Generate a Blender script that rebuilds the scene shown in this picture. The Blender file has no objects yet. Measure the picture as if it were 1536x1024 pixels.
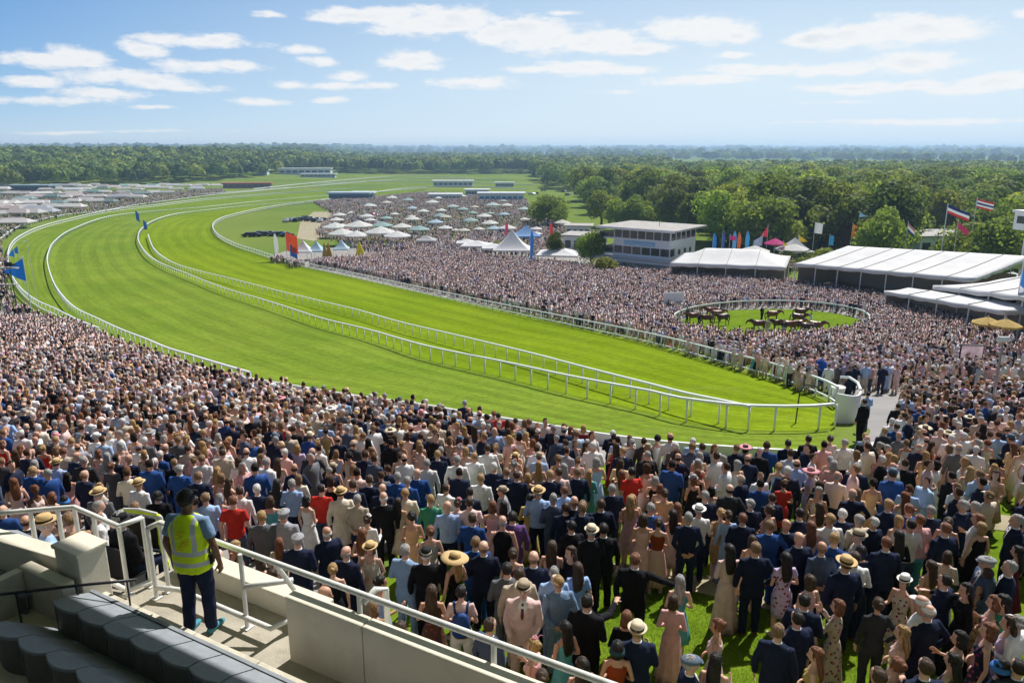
import bpy, math, random
import numpy as np
from mathutils import Vector, Matrix
SKYD=.1; CLW=8.5; SKYTINT=(1,1,1); SKYS=.086; SUNE=4.6; HAZE=0.00023; EXPO=0.37
R=math.radians; random.seed(7); rng=np.random.default_rng(11)
scene=bpy.context.scene; COL=scene.collection
F=1110.0; PITCH=math.atan(288/F); CZ=30.0
ST,CT=math.sin(PITCH),math.cos(PITCH)
# ------------------------------------------------------------------ terrain: drop below the camera as a function of forward distance
_gy=np.array([-80,0,10,13,26,33,50,78,110,150,250,500,1000,60000.])
_gz=np.array([7.2,7.5,7.95,8.5,10.8,12.3,15.2,19.0,21.6,23.8,26,28,28,28.])
_ys=np.concatenate([np.arange(-80,400,1.0),np.arange(400,3000,20.)])
_g0=np.interp(_ys,_gy,_gz)
_k=np.exp(-0.5*(np.arange(-12,13)/4.5)**2); _k/=_k.sum()
_n=480; _gs=_g0.copy(); _pad=np.pad(_g0[:_n],12,mode='edge'); _pad[-12:]=np.interp(np.arange(400,412),_gy,_gz)
_gs[:_n]=np.convolve(_pad,_k,'valid')
def hill(x,y):
    x=np.asarray(x,float);y=np.asarray(y,float)
    a=np.clip((y-560)/520,0,1); a=a*a*(3-2*a)
    b=np.clip((-x*1.0-y*0.17)/260,0,1); b=b*b*(3-2*b)
    return 15.5*a*b
def G(y): return np.interp(y,_ys,_gs)
def zg(x,y): return CZ-G(y)+hill(x,y)
def ray(px,py):
    u=(px-768)/F; v=(512-py)/F
    return Vector((u,CT+v*ST,-ST+v*CT))
def at(px,py,h=0.0):
    """ground point whose column of height h has its top at this photo pixel"""
    d=ray(px,py); s0,s1=1.0,6000.0/ max(d.y,.1)
    f=lambda s:(CZ+d.z*s)-(float(zg(d.x*s,d.y*s))+h)
    s=1.0; last=s
    while s<s1 and f(s)>0: last=s; s*=1.03
    a,b=last,s
    for _ in range(40):
        m=(a+b)/2
        if f(m)>0:a=m
        else:b=m
    p=d*a; return Vector((p.x,p.y,float(zg(p.x,p.y))))
def atG(px,py,g):
    d=ray(px,py); s=-g/d.z; return Vector((d.x*s,d.y*s,CZ-g))
def aty(px,py,y):
    d=ray(px,py); s=y/d.y; return Vector((d.x*s,y,CZ+d.z*s))
def proj(x,y,z):
    z=z-CZ; dep=y*CT-z*ST; return 768+F*x/dep, 512-F*(y*ST+z*CT)/dep
# ------------------------------------------------------------------ object helpers
def tag(o,label=None,cat=None,group=None,kind=None):
    if label:
        w=label.split()
        if len(w)>16: label=' '.join(w[:16])
        o['label']=label
    if cat:o['category']=cat
    if group:o['group']=group
    if kind:o['kind']=kind
    return o
def empty(name,loc,rz=0.0,sc=1.0):
    o=bpy.data.objects.new(name,None); COL.objects.link(o); o.location=loc; o.rotation_euler=(0,0,rz); o.scale=(sc,sc,sc); o.empty_display_size=.2; return o
def link(name,me,parent=None,color=None):
    o=bpy.data.objects.new(name,me); COL.objects.link(o)
    if parent is not None:o.parent=parent
    if color is not None:o.color=(*color[:3],1)
    return o
def tree_copy(o,parent=None):
    c=o.copy(); COL.objects.link(c); c.parent=parent
    for ch in list(o.children): tree_copy(ch,c)
    return c
class MB:
    def __init__(s): s.v=[];s.f=[];s.m=[];s.uv=None
    def add(s,vs,fs,mi=0):
        b=len(s.v); s.v.extend([tuple(p) for p in vs]); s.f.extend([tuple(i+b for i in f) for f in fs]); s.m.extend([mi]*len(fs)); return s
    def box(s,c,sz,rz=0.0,mi=0,M=None):
        hx,hy,hz=sz[0]/2,sz[1]/2,sz[2]/2; co,si=math.cos(rz),math.sin(rz); vs=[]
        for z in(-hz,hz):
            for x,y in((-hx,-hy),(hx,-hy),(hx,hy),(-hx,hy)):
                vs.append((c[0]+x*co-y*si,c[1]+x*si+y*co,c[2]+z))
        if M is not None: vs=[M@Vector(p) for p in vs]
        return s.add(vs,[(3,2,1,0),(4,5,6,7),(0,1,5,4),(1,2,6,5),(2,3,7,6),(3,0,4,7)],mi)
    def prism(s,poly,z0,z1,mi=0):
        n=len(poly); a=[(p[0],p[1],z0 if not callable(z0) else z0(p)) for p in poly]; b=[(p[0],p[1],z1 if not callable(z1) else z1(p)) for p in poly]
        ar=sum(poly[i][0]*poly[(i+1)%n][1]-poly[(i+1)%n][0]*poly[i][1] for i in range(n))
        fs=[tuple(range(n,2*n)),tuple(range(n-1,-1,-1))]+[(i,(i+1)%n,n+(i+1)%n,n+i) for i in range(n)]
        if ar<0: fs=[tuple(reversed(f)) for f in fs]
        return s.add(a+b,fs,mi)
    def tube(s,pts,rads,n=8,ref=(1,0,0),mi=0,cap=True,sq=2.0):
        P=[Vector(p) for p in pts]; ref=Vector(ref); rings=[]; vs=[]
        for i,p in enumerate(P):
            t=(P[min(i+1,len(P)-1)]-P[max(i-1,0)]); 
            if t.length<1e-9:t=Vector((0,0,1))
            t.normalize(); rf=ref
            if abs(t.dot(rf))>.97: rf=Vector((0,1,0)) if abs(t.y)<.9 else Vector((0,0,1))
            a=(rf-t*t.dot(rf)).normalized(); b=t.cross(a)
            r=rads[i] if isinstance(rads,(list,tuple)) else rads
            ra,rb=(r if isinstance(r,(list,tuple)) else (r,r))
            for k in range(n):
                c,q=math.cos(2*math.pi*k/n),math.sin(2*math.pi*k/n)
                if sq!=2.0:
                    c=math.copysign(abs(c)**(2/sq),c);q=math.copysign(abs(q)**(2/sq),q)
                vs.append(p+a*(ra*c)+b*(rb*q))
        fs=[]
        m=len(P)
        for i in range(m-1):
            for k in range(n):
                k2=(k+1)%n; fs.append((i*n+k,i*n+k2,(i+1)*n+k2,(i+1)*n+k))
        if cap:
            c0=len(vs); vs.append(P[0]); vs.append(P[-1])
            for k in range(n):
                k2=(k+1)%n; fs.append((c0,k2,k)); fs.append((c0+1,(m-1)*n+k,(m-1)*n+k2))
        return s.add(vs,fs,mi)
    def ell(s,c,r,n=10,m=7,mi=0,fn=None):
        vs=[];fs=[]
        for i in range(m+1):
            th=math.pi*i/m
            for k in range(n):
                ph=2*math.pi*k/n
                d=Vector((math.sin(th)*math.cos(ph),math.sin(th)*math.sin(ph),math.cos(th)))
                q=fn(d) if fn else 1.0
                vs.append((c[0]+r[0]*d.x*q,c[1]+r[1]*d.y*q,c[2]+r[2]*d.z*q))
        for i in range(m):
            for k in range(n):
                k2=(k+1)%n; fs.append((i*n+k,(i+1)*n+k,(i+1)*n+k2,i*n+k2))
        return s.add(vs,fs,mi)
    def mesh(s,name,mats=(),smooth=True):
        me=bpy.data.meshes.new(name); me.from_pydata([tuple(p) for p in s.v],[],s.f)
        for m in (mats if isinstance(mats,(list,tuple)) else [mats]): me.materials.append(m)
        me.polygons.foreach_set('material_index',s.m); me.polygons.foreach_set('use_smooth',[smooth]*len(s.f)); me.update(); return me
    def build(s,name,mats,parent=None,smooth=False,color=None):
        return link(name,s.mesh(name,mats,smooth),parent,color)
def via_mod(me,setup):
    o=bpy.data.objects.new('tmp',me); COL.objects.link(o); setup(o)
    dg=bpy.context.evaluated_depsgraph_get(); dg.update()
    new=bpy.data.meshes.new_from_object(o.evaluated_get(dg)); bpy.data.objects.remove(o); return new
def remesh(me,vox,sm=2,fac=.5):
    def f(o):
        m=o.modifiers.new('r','REMESH'); m.mode='VOXEL'; m.voxel_size=vox; m.use_smooth_shade=True
        if sm:
            k=o.modifiers.new('s','SMOOTH'); k.iterations=sm; k.factor=fac
    mats=list(me.materials); n=via_mod(me,f)
    if not n.materials:
        for m in mats:n.materials.append(m)
    return n
def decim(me,tris):
    n=sum(len(p.vertices)-2 for p in me.polygons)
    def f(o):
        m=o.modifiers.new('d','DECIMATE'); m.ratio=min(1,tris/max(n,1)); m.use_collapse_triangulate=True
    return via_mod(me,f)
# ------------------------------------------------------------------ materials
def NT(m):
    m.use_nodes=True; nt=m.node_tree; return nt,nt.nodes,nt.links,nt.nodes['Principled BSDF']
def rgb(c): return (*c[:3],1)
def pm(name,col=(.5,.5,.5),rough=.7,var=.12,scale=4.0,bump=0.0,bscale=30.0,obj=False,metal=0.0,trans=0.0,spec=.3,world=False,stretch=None,dirt=None):
    m=bpy.data.materials.new(name); nt,N,L,b=NT(m)
    b.inputs['Roughness'].default_value=rough; b.inputs['Metallic'].default_value=metal; b.inputs['Specular IOR Level'].default_value=spec
    tc=N.new('ShaderNodeTexCoord'); src=tc.outputs['Object']
    if world: g=N.new('ShaderNodeNewGeometry'); src=g.outputs['Position']
    if stretch:
        mp=N.new('ShaderNodeMapping'); mp.inputs['Scale'].default_value=stretch; L.new(src,mp.inputs['Vector']); src=mp.outputs['Vector']
    if obj:
        oi=N.new('ShaderNodeObjectInfo'); base=oi.outputs['Color']
    else:
        cc=N.new('ShaderNodeRGB'); cc.outputs[0].default_value=rgb(col); base=cc.outputs[0]
    no=N.new('ShaderNodeTexNoise'); no.inputs['Scale'].default_value=scale; no.inputs['Detail'].default_value=6; L.new(src,no.inputs['Vector'])
    mr=N.new('ShaderNodeMapRange'); mr.inputs['From Min'].default_value=.3; mr.inputs['From Max'].default_value=.7; mr.inputs['To Min'].default_value=1-var; mr.inputs['To Max'].default_value=1+var
    L.new(no.outputs['Fac'],mr.inputs['Value'])
    mx=N.new('ShaderNodeVectorMath'); mx.operation='SCALE'; L.new(base,mx.inputs[0]); L.new(mr.outputs[0],mx.inputs['Scale']); out=mx.outputs[0]
    if dirt:
        n2=N.new('ShaderNodeTexNoise'); n2.inputs['Scale'].default_value=dirt[1]; n2.inputs['Detail'].default_value=8; n2.inputs['Roughness'].default_value=.7; L.new(src,n2.inputs['Vector'])
        r2=N.new('ShaderNodeMapRange'); r2.inputs['From Min'].default_value=.5; r2.inputs['From Max'].default_value=.75; r2.inputs['To Max'].default_value=dirt[2]; L.new(n2.outputs['Fac'],r2.inputs['Value'])
        m2=N.new('ShaderNodeMix'); m2.data_type='RGBA'; L.new(r2.outputs[0],m2.inputs['Factor']); L.new(out,m2.inputs['A']); m2.inputs['B'].default_value=rgb(dirt[0]); out=m2.outputs['Result']
    L.new(out,b.inputs['Base Color'])
    if bump:
        n3=N.new('ShaderNodeTexNoise'); n3.inputs['Scale'].default_value=bscale; n3.inputs['Detail'].default_value=5; L.new(src,n3.inputs['Vector'])
        bp=N.new('ShaderNodeBump'); bp.inputs['Strength'].default_value=bump; bp.inputs['Distance'].default_value=.02; L.new(n3.outputs['Fac'],bp.inputs['Height']); L.new(bp.outputs[0],b.inputs['Normal'])
    if trans:
        t=N.new('ShaderNodeBsdfTranslucent'); L.new(out,t.inputs['Color']); ms=N.new('ShaderNodeMixShader'); ms.inputs[0].default_value=trans
        L.new(b.outputs[0],ms.inputs[1]); L.new(t.outputs[0],ms.inputs[2]); L.new(ms.outputs[0],N['Material Output'].inputs['Surface'])
    return m
M={}
M['white']=pm('white_paint',(.8,.8,.79),.45,.06,3,dirt=((.45,.44,.4),6,.35))
M['rail']=pm('rail_plastic',(.82,.83,.84),.4,.05,1.0)
M['concrete']=pm('cream_concrete',(.6,.55,.44),.85,.1,3,.35,40,world=True,dirt=((.3,.27,.2),2.5,.55))
M['wallc']=pm('cream_wall_paint',(.74,.68,.55),.7,.05,2,.2,60,world=True,dirt=((.38,.34,.26),1.6,.35))
M['deck']=pm('deck_concrete',(.42,.38,.3),.9,.16,2.5,.5,60,world=True,dirt=((.2,.17,.12),3,.6))
M['seattop']=pm('seat_shell_blue_grey',(.27,.29,.31),.55,.12,5,.2,50,dirt=((.1,.1,.1),3,.5))
M['seatdark']=pm('seat_panel_dark',(.16,.15,.13),.6,.15,6)
M['steel']=pm('white_handrail',(.74,.73,.69),.4,.06,8,.1,40,dirt=((.4,.33,.25),9,.5))
M['darkmetal']=pm('dark_metal',(.03,.03,.035),.4,.1,8)
M['tent']=pm('tent_canvas',(.78,.77,.75),.75,.06,.35,.3,1.2,trans=.18,dirt=((.5,.5,.5),.5,.3))
M['obj']=pm('object_tinted',rough=.6,var=.08,scale=4,obj=True)
M['objt']=pm('object_tinted_cloth',rough=.8,var=.08,scale=2,obj=True,trans=.3)
M['cloth']=pm('garment_cloth',rough=.85,var=.14,scale=7,obj=True,bump=1.0,bscale=10,spec=.15)
M['hair']=pm('hair',rough=.5,var=.5,scale=34,obj=True,bump=.9,bscale=40,stretch=(1,1,.22))
M['straw']=pm('hat_straw',rough=.8,var=.12,scale=80,obj=True,bump=.3,bscale=200)
M['glass']=pm('dark_glass',(.03,.04,.05),.08,.05,1,spec=.6)
M['wood']=pm('dark_wood',(.1,.07,.05),.7,.2,10)
M['roofgrey']=pm('roof_felt',(.4,.38,.35),.85,.15,.6,dirt=((.25,.23,.2),1,.5),world=True)
M['black']=pm('black_plastic',(.015,.015,.018),.5,.1,8)
def patt(name,kind):
    m=pm(name,rough=.85,obj=True,var=.05,scale=6,bump=.4,bscale=22,spec=.15); nt,N,L,b=NT(m)
    lk=b.inputs['Base Color'].links[0]; src=lk.from_socket; tc=N.new('ShaderNodeTexCoord')
    if kind=='floral':
        v=N.new('ShaderNodeTexVoronoi'); v.inputs['Scale'].default_value=13; L.new(tc.outputs['Object'],v.inputs['Vector'])
        r=N.new('ShaderNodeMapRange'); r.inputs['From Min'].default_value=.28; r.inputs['From Max'].default_value=.36; r.inputs['To Min'].default_value=1; r.inputs['To Max'].default_value=0; L.new(v.outputs['Distance'],r.inputs['Value'])
        mx=N.new('ShaderNodeMix'); mx.data_type='RGBA'; L.new(r.outputs[0],mx.inputs['Factor']); L.new(src,mx.inputs['A'])
        h=N.new('ShaderNodeVectorMath'); h.operation='MULTIPLY'; L.new(v.outputs['Color'],h.inputs[0]); h.inputs[1].default_value=(.35,.12,.22); L.new(h.outputs[0],mx.inputs['B']); L.new(mx.outputs['Result'],b.inputs['Base Color'])
    else:
        g=N.new('ShaderNodeTexGradient'); g.gradient_type='RADIAL'; L.new(tc.outputs['Object'],g.inputs[0])
        s=N.new('ShaderNodeMath'); s.operation='MULTIPLY'; s.inputs[1].default_value=26; L.new(g.outputs['Fac'],s.inputs[0])
        fr=N.new('ShaderNodeMath'); fr.operation='PINGPONG'; fr.inputs[1].default_value=.5; L.new(s.outputs[0],fr.inputs[0])
        gt=N.new('ShaderNodeMath'); gt.operation='GREATER_THAN'; gt.inputs[1].default_value=.27; L.new(fr.outputs[0],gt.inputs[0])
        mx=N.new('ShaderNodeMix'); mx.data_type='RGBA'; L.new(gt.outputs[0],mx.inputs['Factor']); L.new(src,mx.inputs['A']); mx.inputs['B'].default_value=(.68,.42,.38,1); L.new(mx.outputs['Result'],b.inputs['Base Color'])
    return m
M['floral']=patt('floral_print','floral'); M['pleat']=patt('pleated_stripe','pleat')
def skinmat():
    m=pm('skin',rough=.5,var=.06,scale=12,obj=True,spec=.35); nt,N,L,b=NT(m)
    src=b.inputs['Base Color'].links[0].from_socket; a=N.new('ShaderNodeAttribute'); a.attribute_name='tint'
    mx=N.new('ShaderNodeVectorMath'); mx.operation='MULTIPLY'; L.new(src,mx.inputs[0]); L.new(a.outputs['Color'],mx.inputs[1]); L.new(mx.outputs[0],b.inputs['Base Color'])
    return m
M['skin']=skinmat()
def crowdmat():
    m=bpy.data.materials.new('crowd_clothes'); nt,N,L,b=NT(m); a=N.new('ShaderNodeAttribute'); a.attribute_name='fcol'
    L.new(a.outputs['Color'],b.inputs['Base Color']); b.inputs['Roughness'].default_value=.8; b.inputs['Specular IOR Level'].default_value=.2; return m
M['crowd']=crowdmat()
def leafmat(name,c1,c2):
    m=bpy.data.materials.new(name); nt,N,L,b=NT(m)
    oi=N.new('ShaderNodeObjectInfo'); ge=N.new('ShaderNodeNewGeometry')
    mx=N.new('ShaderNodeMix'); mx.data_type='RGBA'; L.new(ge.outputs['Random Per Island'],mx.inputs['Factor']); mx.inputs['A'].default_value=rgb(c1); mx.inputs['B'].default_value=rgb(c2)
    h=N.new('ShaderNodeHueSaturation'); mr=N.new('ShaderNodeMapRange'); mr.inputs['To Min'].default_value=.475; mr.inputs['To Max'].default_value=.515; L.new(oi.outputs['Random'],mr.inputs['Value']); L.new(mr.outputs[0],h.inputs['Hue'])
    v=N.new('ShaderNodeMath'); v.operation='MULTIPLY_ADD'; v.inputs[1].default_value=7.31; v.inputs[2].default_value=0; L.new(oi.outputs['Random'],v.inputs[0])
    fr=N.new('ShaderNodeMath'); fr.operation='FRACT'; L.new(v.outputs[0],fr.inputs[0]); m2=N.new('ShaderNodeMapRange'); m2.inputs['To Min'].default_value=.65; m2.inputs['To Max'].default_value=1.35; L.new(fr.outputs[0],m2.inputs['Value']); L.new(m2.outputs[0],h.inputs['Value'])
    L.new(mx.outputs['Result'],h.inputs['Color']); L.new(h.outputs[0],b.inputs['Base Color']); b.inputs['Roughness'].default_value=.65; b.inputs['Specular IOR Level'].default_value=.25
    t=N.new('ShaderNodeBsdfTranslucent'); L.new(h.outputs[0],t.inputs['Color']); ms=N.new('ShaderNodeMixShader'); ms.inputs[0].default_value=.55
    L.new(b.outputs[0],ms.inputs[1]); L.new(t.outputs[0],ms.inputs[2]); L.new(ms.outputs[0],N['Material Output'].inputs['Surface']); return m
M['leaf']=leafmat('leaves_mid',(.14,.23,.022),(.32,.41,.05))
M['leafy']=leafmat('leaves_yellow_green',(.21,.28,.025),(.36,.42,.045))
M['leafd']=leafmat('leaves_dark',(.08,.14,.018),(.2,.28,.04))
M['leafo']=leafmat('leaves_orange',(.3,.11,.02),(.2,.14,.03))
M['bark']=pm('bark',(.09,.07,.05),.9,.25,6,.5,12)
# ================================================================== grass and ground
def grassmat(name,c1,c2,c3,stripe=0.0,big=.05,fine=9.0,uvs=False):
    m=bpy.data.materials.new(name); nt,N,L,b=NT(m); g=N.new('ShaderNodeNewGeometry'); P=g.outputs['Position']
    def noise(s,d=6,r=.6,vec=P):
        n=N.new('ShaderNodeTexNoise'); n.inputs['Scale'].default_value=s; n.inputs['Detail'].default_value=d; n.inputs['Roughness'].default_value=r; L.new(vec,n.inputs['Vector']); return n.outputs['Fac']
    def mrange(x,a,b_,c=0,d=1):
        r=N.new('ShaderNodeMapRange'); r.inputs['From Min'].default_value=a; r.inputs['From Max'].default_value=b_; r.inputs['To Min'].default_value=c; r.inputs['To Max'].default_value=d; L.new(x,r.inputs['Value']); return r.outputs[0]
    def mix(f,a,b_):
        x=N.new('ShaderNodeMix'); x.data_type='RGBA'; L.new(f,x.inputs['Factor'])
        for k,v in(('A',a),('B',b_)):
            if isinstance(v,tuple): x.inputs[k].default_value=rgb(v)
            else: L.new(v,x.inputs[k])
        return x.outputs['Result']
    c=mix(mrange(noise(big,5),.38,.64),c1,c2)
    c=mix(mrange(noise(fine,4,.75),.45,.75,0,.7),c,c3)
    if uvs or name=='lawn_turf':
        sc0=N.new('ShaderNodeVectorMath'); sc0.operation='SCALE'; L.new(c,sc0.inputs[0]); L.new(mrange(noise(1.7,7,.8),.3,.7,.72,1.3),sc0.inputs['Scale']); c=sc0.outputs[0]
    if uvs:
        uv=N.new('ShaderNodeUVMap'); uv.uv_map='UVMap'; mp=N.new('ShaderNodeMapping'); mp.inputs['Scale'].default_value=(9,.25,1); L.new(uv.outputs[0],mp.inputs['Vector'])
        w=noise(1.0,6,.65,mp.outputs[0]); su=N.new('ShaderNodeSeparateXYZ'); L.new(uv.outputs[0],su.inputs[0]); sn=N.new('ShaderNodeMath'); sn.operation='SINE'; mu=N.new('ShaderNodeMath'); mu.operation='MULTIPLY_ADD'; L.new(su.outputs['X'],mu.inputs[0]); mu.inputs[1].default_value=38; L.new(w,mu.inputs[2]); L.new(mu.outputs[0],sn.inputs[0]); band=mrange(sn.outputs[0],-.35,.35,.93,1.07); mp2=N.new('ShaderNodeMapping'); mp2.inputs['Scale'].default_value=(60,1.2,1); L.new(uv.outputs[0],mp2.inputs['Vector']); w2=noise(1.0,5,.7,mp2.outputs[0])
        k=N.new('ShaderNodeMath'); k.operation='MULTIPLY_ADD'; L.new(mrange(w,.35,.68,.9,1.13),k.inputs[0]); k.inputs[1].default_value=1; k.inputs[2].default_value=0
        k2=N.new('ShaderNodeMath'); k2.operation='MULTIPLY'; L.new(k.outputs[0],k2.inputs[0]); L.new(mrange(w2,.3,.7,.88,1.14),k2.inputs[1])
        s=N.new('ShaderNodeVectorMath'); s.operation='SCALE'; k3=N.new('ShaderNodeMath'); k3.operation='MULTIPLY'; L.new(k2.outputs[0],k3.inputs[0]); L.new(band,k3.inputs[1]); L.new(c,s.inputs[0]); L.new(k3.outputs[0],s.inputs['Scale']); c=mix(mrange(noise(.35,8,.75),.57,.72,0,.5),s.outputs[0],(.2,.21,.06))
    L.new(c,b.inputs['Base Color']); b.inputs['Roughness'].default_value=.9; b.inputs['Specular IOR Level'].default_value=.0
    bp=N.new('ShaderNodeBump'); bp.inputs['Strength'].default_value=.6; bp.inputs['Distance'].default_value=.05; L.new(noise(14,6,.8),bp.inputs['Height']); L.new(bp.outputs[0],b.inputs['Normal'])
    return m
M['field']=grassmat('field_grass',(.13,.2,.035),(.2,.25,.055),(.08,.13,.02),big=.012,fine=1.2)
M['turf']=grassmat('race_turf',(.135,.21,.022),(.18,.245,.03),(.085,.145,.012),big=.06,fine=5,uvs=True)
M['turf2']=grassmat('inner_turf',(.15,.225,.009),(.19,.26,.013),(.09,.155,.006),big=.05,fine=5,uvs=True)
M['lawn']=grassmat('lawn_turf',(.12,.2,.012),(.17,.25,.02),(.06,.11,.008),big=.5,fine=22)
M['path']=pm('worn_path',(.36,.31,.2),.95,.2,.8,.5,30,world=True,dirt=((.14,.18,.05),1.2,.8))
M['asphalt']=pm('pale_asphalt',(.27,.26,.25),.9,.12,.4,.3,40,world=True,dirt=((.16,.155,.15),.5,.5))
M['paving']=pm('terrace_paving',(.3,.28,.25),.9,.14,.6,.3,30,world=True,dirt=((.16,.15,.12),1.0,.6))
M['farm']=grassmat('far_fields',(.07,.12,.035),(.16,.19,.06),(.05,.08,.03),big=.0016,fine=.01)
def grid_sheet(name,xs,ys,mat,off=0.0,fn=None):
    xs=np.array(xs);ys=np.array(ys); X,Y=np.meshgrid(xs,ys); Z=zg(X,Y)+off
    nx,ny=len(xs),len(ys); V=np.stack([X,Y,Z],-1).reshape(-1,3)
    fs=[(j*nx+i,j*nx+i+1,(j+1)*nx+i+1,(j+1)*nx+i) for j in range(ny-1) for i in range(nx-1)]
    me=bpy.data.meshes.new(name); me.from_pydata(V.tolist(),[],fs); me.materials.append(mat); me.polygons.foreach_set('use_smooth',[True]*len(fs)); me.update(); return link(name,me)
ys=np.concatenate([np.arange(-60,120,1.0),np.arange(120,400,4.),np.arange(400,1400,25.),np.array([1400,1700,2200,3000,4500,7000,10000,14000.])])
xs=np.concatenate([-np.geomspace(12000,600,9),np.arange(-560,561,40.),np.geomspace(600,12000,9)])
tag(grid_sheet('ground',xs,ys,M['field']),kind='structure')
def sheet(name,poly,mat,off,h=0,px=True,step=2.0,kind='structure'):
    """flat cover that follows the ground: polygon cut into strips along y"""
    P=[at(*p,h) if px else Vector((p[0],p[1],0)) for p in poly]
    ymin=min(p.y for p in P); ymax=max(p.y for p in P); ny=max(2,int((ymax-ymin)/step)+1); mb=MB(); rows=[]
    for k in range(ny+1):
        y=ymin+(ymax-ymin)*(k+.0001)/(ny+.0002); X=[]
        for i in range(len(P)):
            a,b=P[i],P[(i+1)%len(P)]
            if (a.y-y)*(b.y-y)<0: X.append(a.x+(b.x-a.x)*(y-a.y)/(b.y-a.y))
        X.sort(); rows.append((y,X))
    for (y0,A),(y1,B) in zip(rows,rows[1:]):
        if len(A)==len(B):
            for q in range(0,len(A)-1,2):
                n=6
                for t in range(n):
                    a0=A[q]+(A[q+1]-A[q])*t/n;a1=A[q]+(A[q+1]-A[q])*(t+1)/n;b0=B[q]+(B[q+1]-B[q])*t/n;b1=B[q]+(B[q+1]-B[q])*(t+1)/n
                    mb.add([(a0,y0,zg(a0,y0)+off),(a1,y0,zg(a1,y0)+off),(b1,y1,zg(b1,y1)+off),(b0,y1,zg(b0,y1)+off)],[(0,1,2,3)])
    o=mb.build(name,mat,smooth=True)
    if kind:o['kind']=kind
    return o
def spline(pts,step=2.0):
    P=[Vector((p.x,p.y)) for p in pts]; P=[P[0]*2-P[1]]+P+[P[-1]*2-P[-2]]; out=[]
    for i in range(1,len(P)-2):
        a,b,c,d=P[i-1:i+3]; n=max(2,int((c-b).length/step)+1)
        for k in range(n):
            t=k/n; out.append(.5*((2*b)+(c-a)*t+(2*a-5*b+4*c-d)*t*t+(3*b-a-3*c+d)*t**3))
    out.append(P[-2]); return out
def resample(c,step):
    out=[c[0]]; acc=0.0; need=step
    for a,b in zip(c,c[1:]):
        l=(b-a).length; pos=0.0
        while l-pos>=need:
            pos+=need; out.append(a+(b-a)*(pos/l)); need=step
        need-=l-pos
    if (out[-1]-c[-1]).length>.3: out.append(c[-1])
    return out
RH=1.2
PX={}
PX['outer']=[(560,281),(474,286),(406,290),(305,298),(230,307),(162,315),(102,328),(61,339),(30,353),(15,368),(12,389),(17,410),(30,430),(54,449),(85,463),(125,482),(149,491)]
PX['main']=[(640,281),(520,291),(440,297),(380,302),(305,310),(220,317),(169,323),(135,332),(102,346),(81,362),(73,376),(71,391),(78,417),(91,439),(112,460),(147,477),(187,495),(219,507),(250,520),(290,532),(337,546),(375,557)]
PX['inner']=[(560,296),(440,303),(360,309),(305,315),(271,319),(244,325),(223,334),(211,344),(207,356),(212,369),(224,383),(246,396),(281,410),(330,429),(400,450),(475,474),(548,492),(634,516),(746,539),(850,561),(920,574),(980,585),(1012,593),(1063,600),(1125,606),(1197,607),(1240,605),(1256,603)]
PX['second']=[(222,351),(230,371),(250,388),(288,403),(338,415),(400,431),(478,450),(548,467),(634,490),(712,508),(800,529),(900,555),(980,575),(1027,587),(1081,598),(1125,607)]
PX['far']=[(560,290),(500,297),(440,304),(389,312),(345,322),(325,330),(319,339),(327,351),(352,364),(383,374),(416,384),(498,402),(579,419),(660,436),(742,453),(839,472),(900,484),(980,500),(1063,520),(1157,543),(1233,567),(1257,579)]
CV={k:spline([at(*p,RH) for p in v]) for k,v in PX.items()}
# low white wall that carries on along the crowd
LW=[(375,563),(440,574),(540,590),(640,603),(700,614),(830,634),(900,646),(1000,658),(1100,666),(1200,672),(1290,674),(1310,660)]
CV['lowwall']=spline([at(p[0],p[1]+3,.5) for p in LW])
def ribbon(name,A,B,mat,off,n=160,m=10):
    """surface between two curves, UV across/along"""
    a=[A[int(round(t*(len(A)-1)))] for t in np.linspace(0,1,n)]; 
    # pair by arc length
    def arc(C,n):
        L=[0]
        for p,q in zip(C,C[1:]): L.append(L[-1]+(q-p).length)
        L=np.array(L); T=np.linspace(0,L[-1],n); X=np.interp(T,L,[p.x for p in C]);Y=np.interp(T,L,[p.y for p in C]); return X,Y,L[-1]
    return arc
def ribbon_pairs(name,A,B,pairs,mat,off):
    """pairs: list of (fraction pixel index in A, in B) -> matched stations; fills between"""
    nA=[];nB=[]
    for (a0,b0),(a1,b1) in zip(pairs,pairs[1:]):
        steps=max(4,int(max(len(A)*(a1-a0),len(B)*(b1-b0))))
        for k in range(steps):
            t=k/steps; nA.append(a0+(a1-a0)*t); nB.append(b0+(b1-b0)*t)
    nA.append(pairs[-1][0]);nB.append(pairs[-1][1])
    def ev(C,t):
        f=t*(len(C)-1); i=min(int(f),len(C)-2); return C[i].lerp(C[i+1],f-i)
    mb=MB(); m=24; uv=[]; s=0; last=None; vs=[]
    for ta,tb in zip(nA,nB):
        p=ev(A,ta);q=ev(B,tb); mid=(p+q)/2
        if last is not None: s+=(mid-last).length
        last=mid
        for j in range(m+1):
            w=p.lerp(q,j/m); vs.append((w.x,w.y,float(zg(w.x,w.y))+off+ (0.0004*w.y if w.y>60 else 0))); uv.append((j/m,s/10))
    n=len(nA); fs=[]
    for i in range(n-1):
        for j in range(m):
            fs.append((i*(m+1)+j,i*(m+1)+j+1,(i+1)*(m+1)+j+1,(i+1)*(m+1)+j))
    mb.add(vs,fs); me=mb.mesh(name,mat,True); ul=me.uv_layers.new(name='UVMap'); li=np.zeros(len(me.loops),int); me.loops.foreach_get('vertex_index',li); ul.data.foreach_set('uv',np.array(uv)[li].ravel())
    # faces up
    import bmesh
    bm=bmesh.new(); bm.from_mesh(me); bm.normal_update()
    fl=[f for f in bm.faces if f.normal.z<0]
    if fl: bmesh.ops.reverse_faces(bm,faces=fl)
    bm.to_mesh(me); bm.free()
    o=link(name,me); o['kind']='structure'; return o
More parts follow.
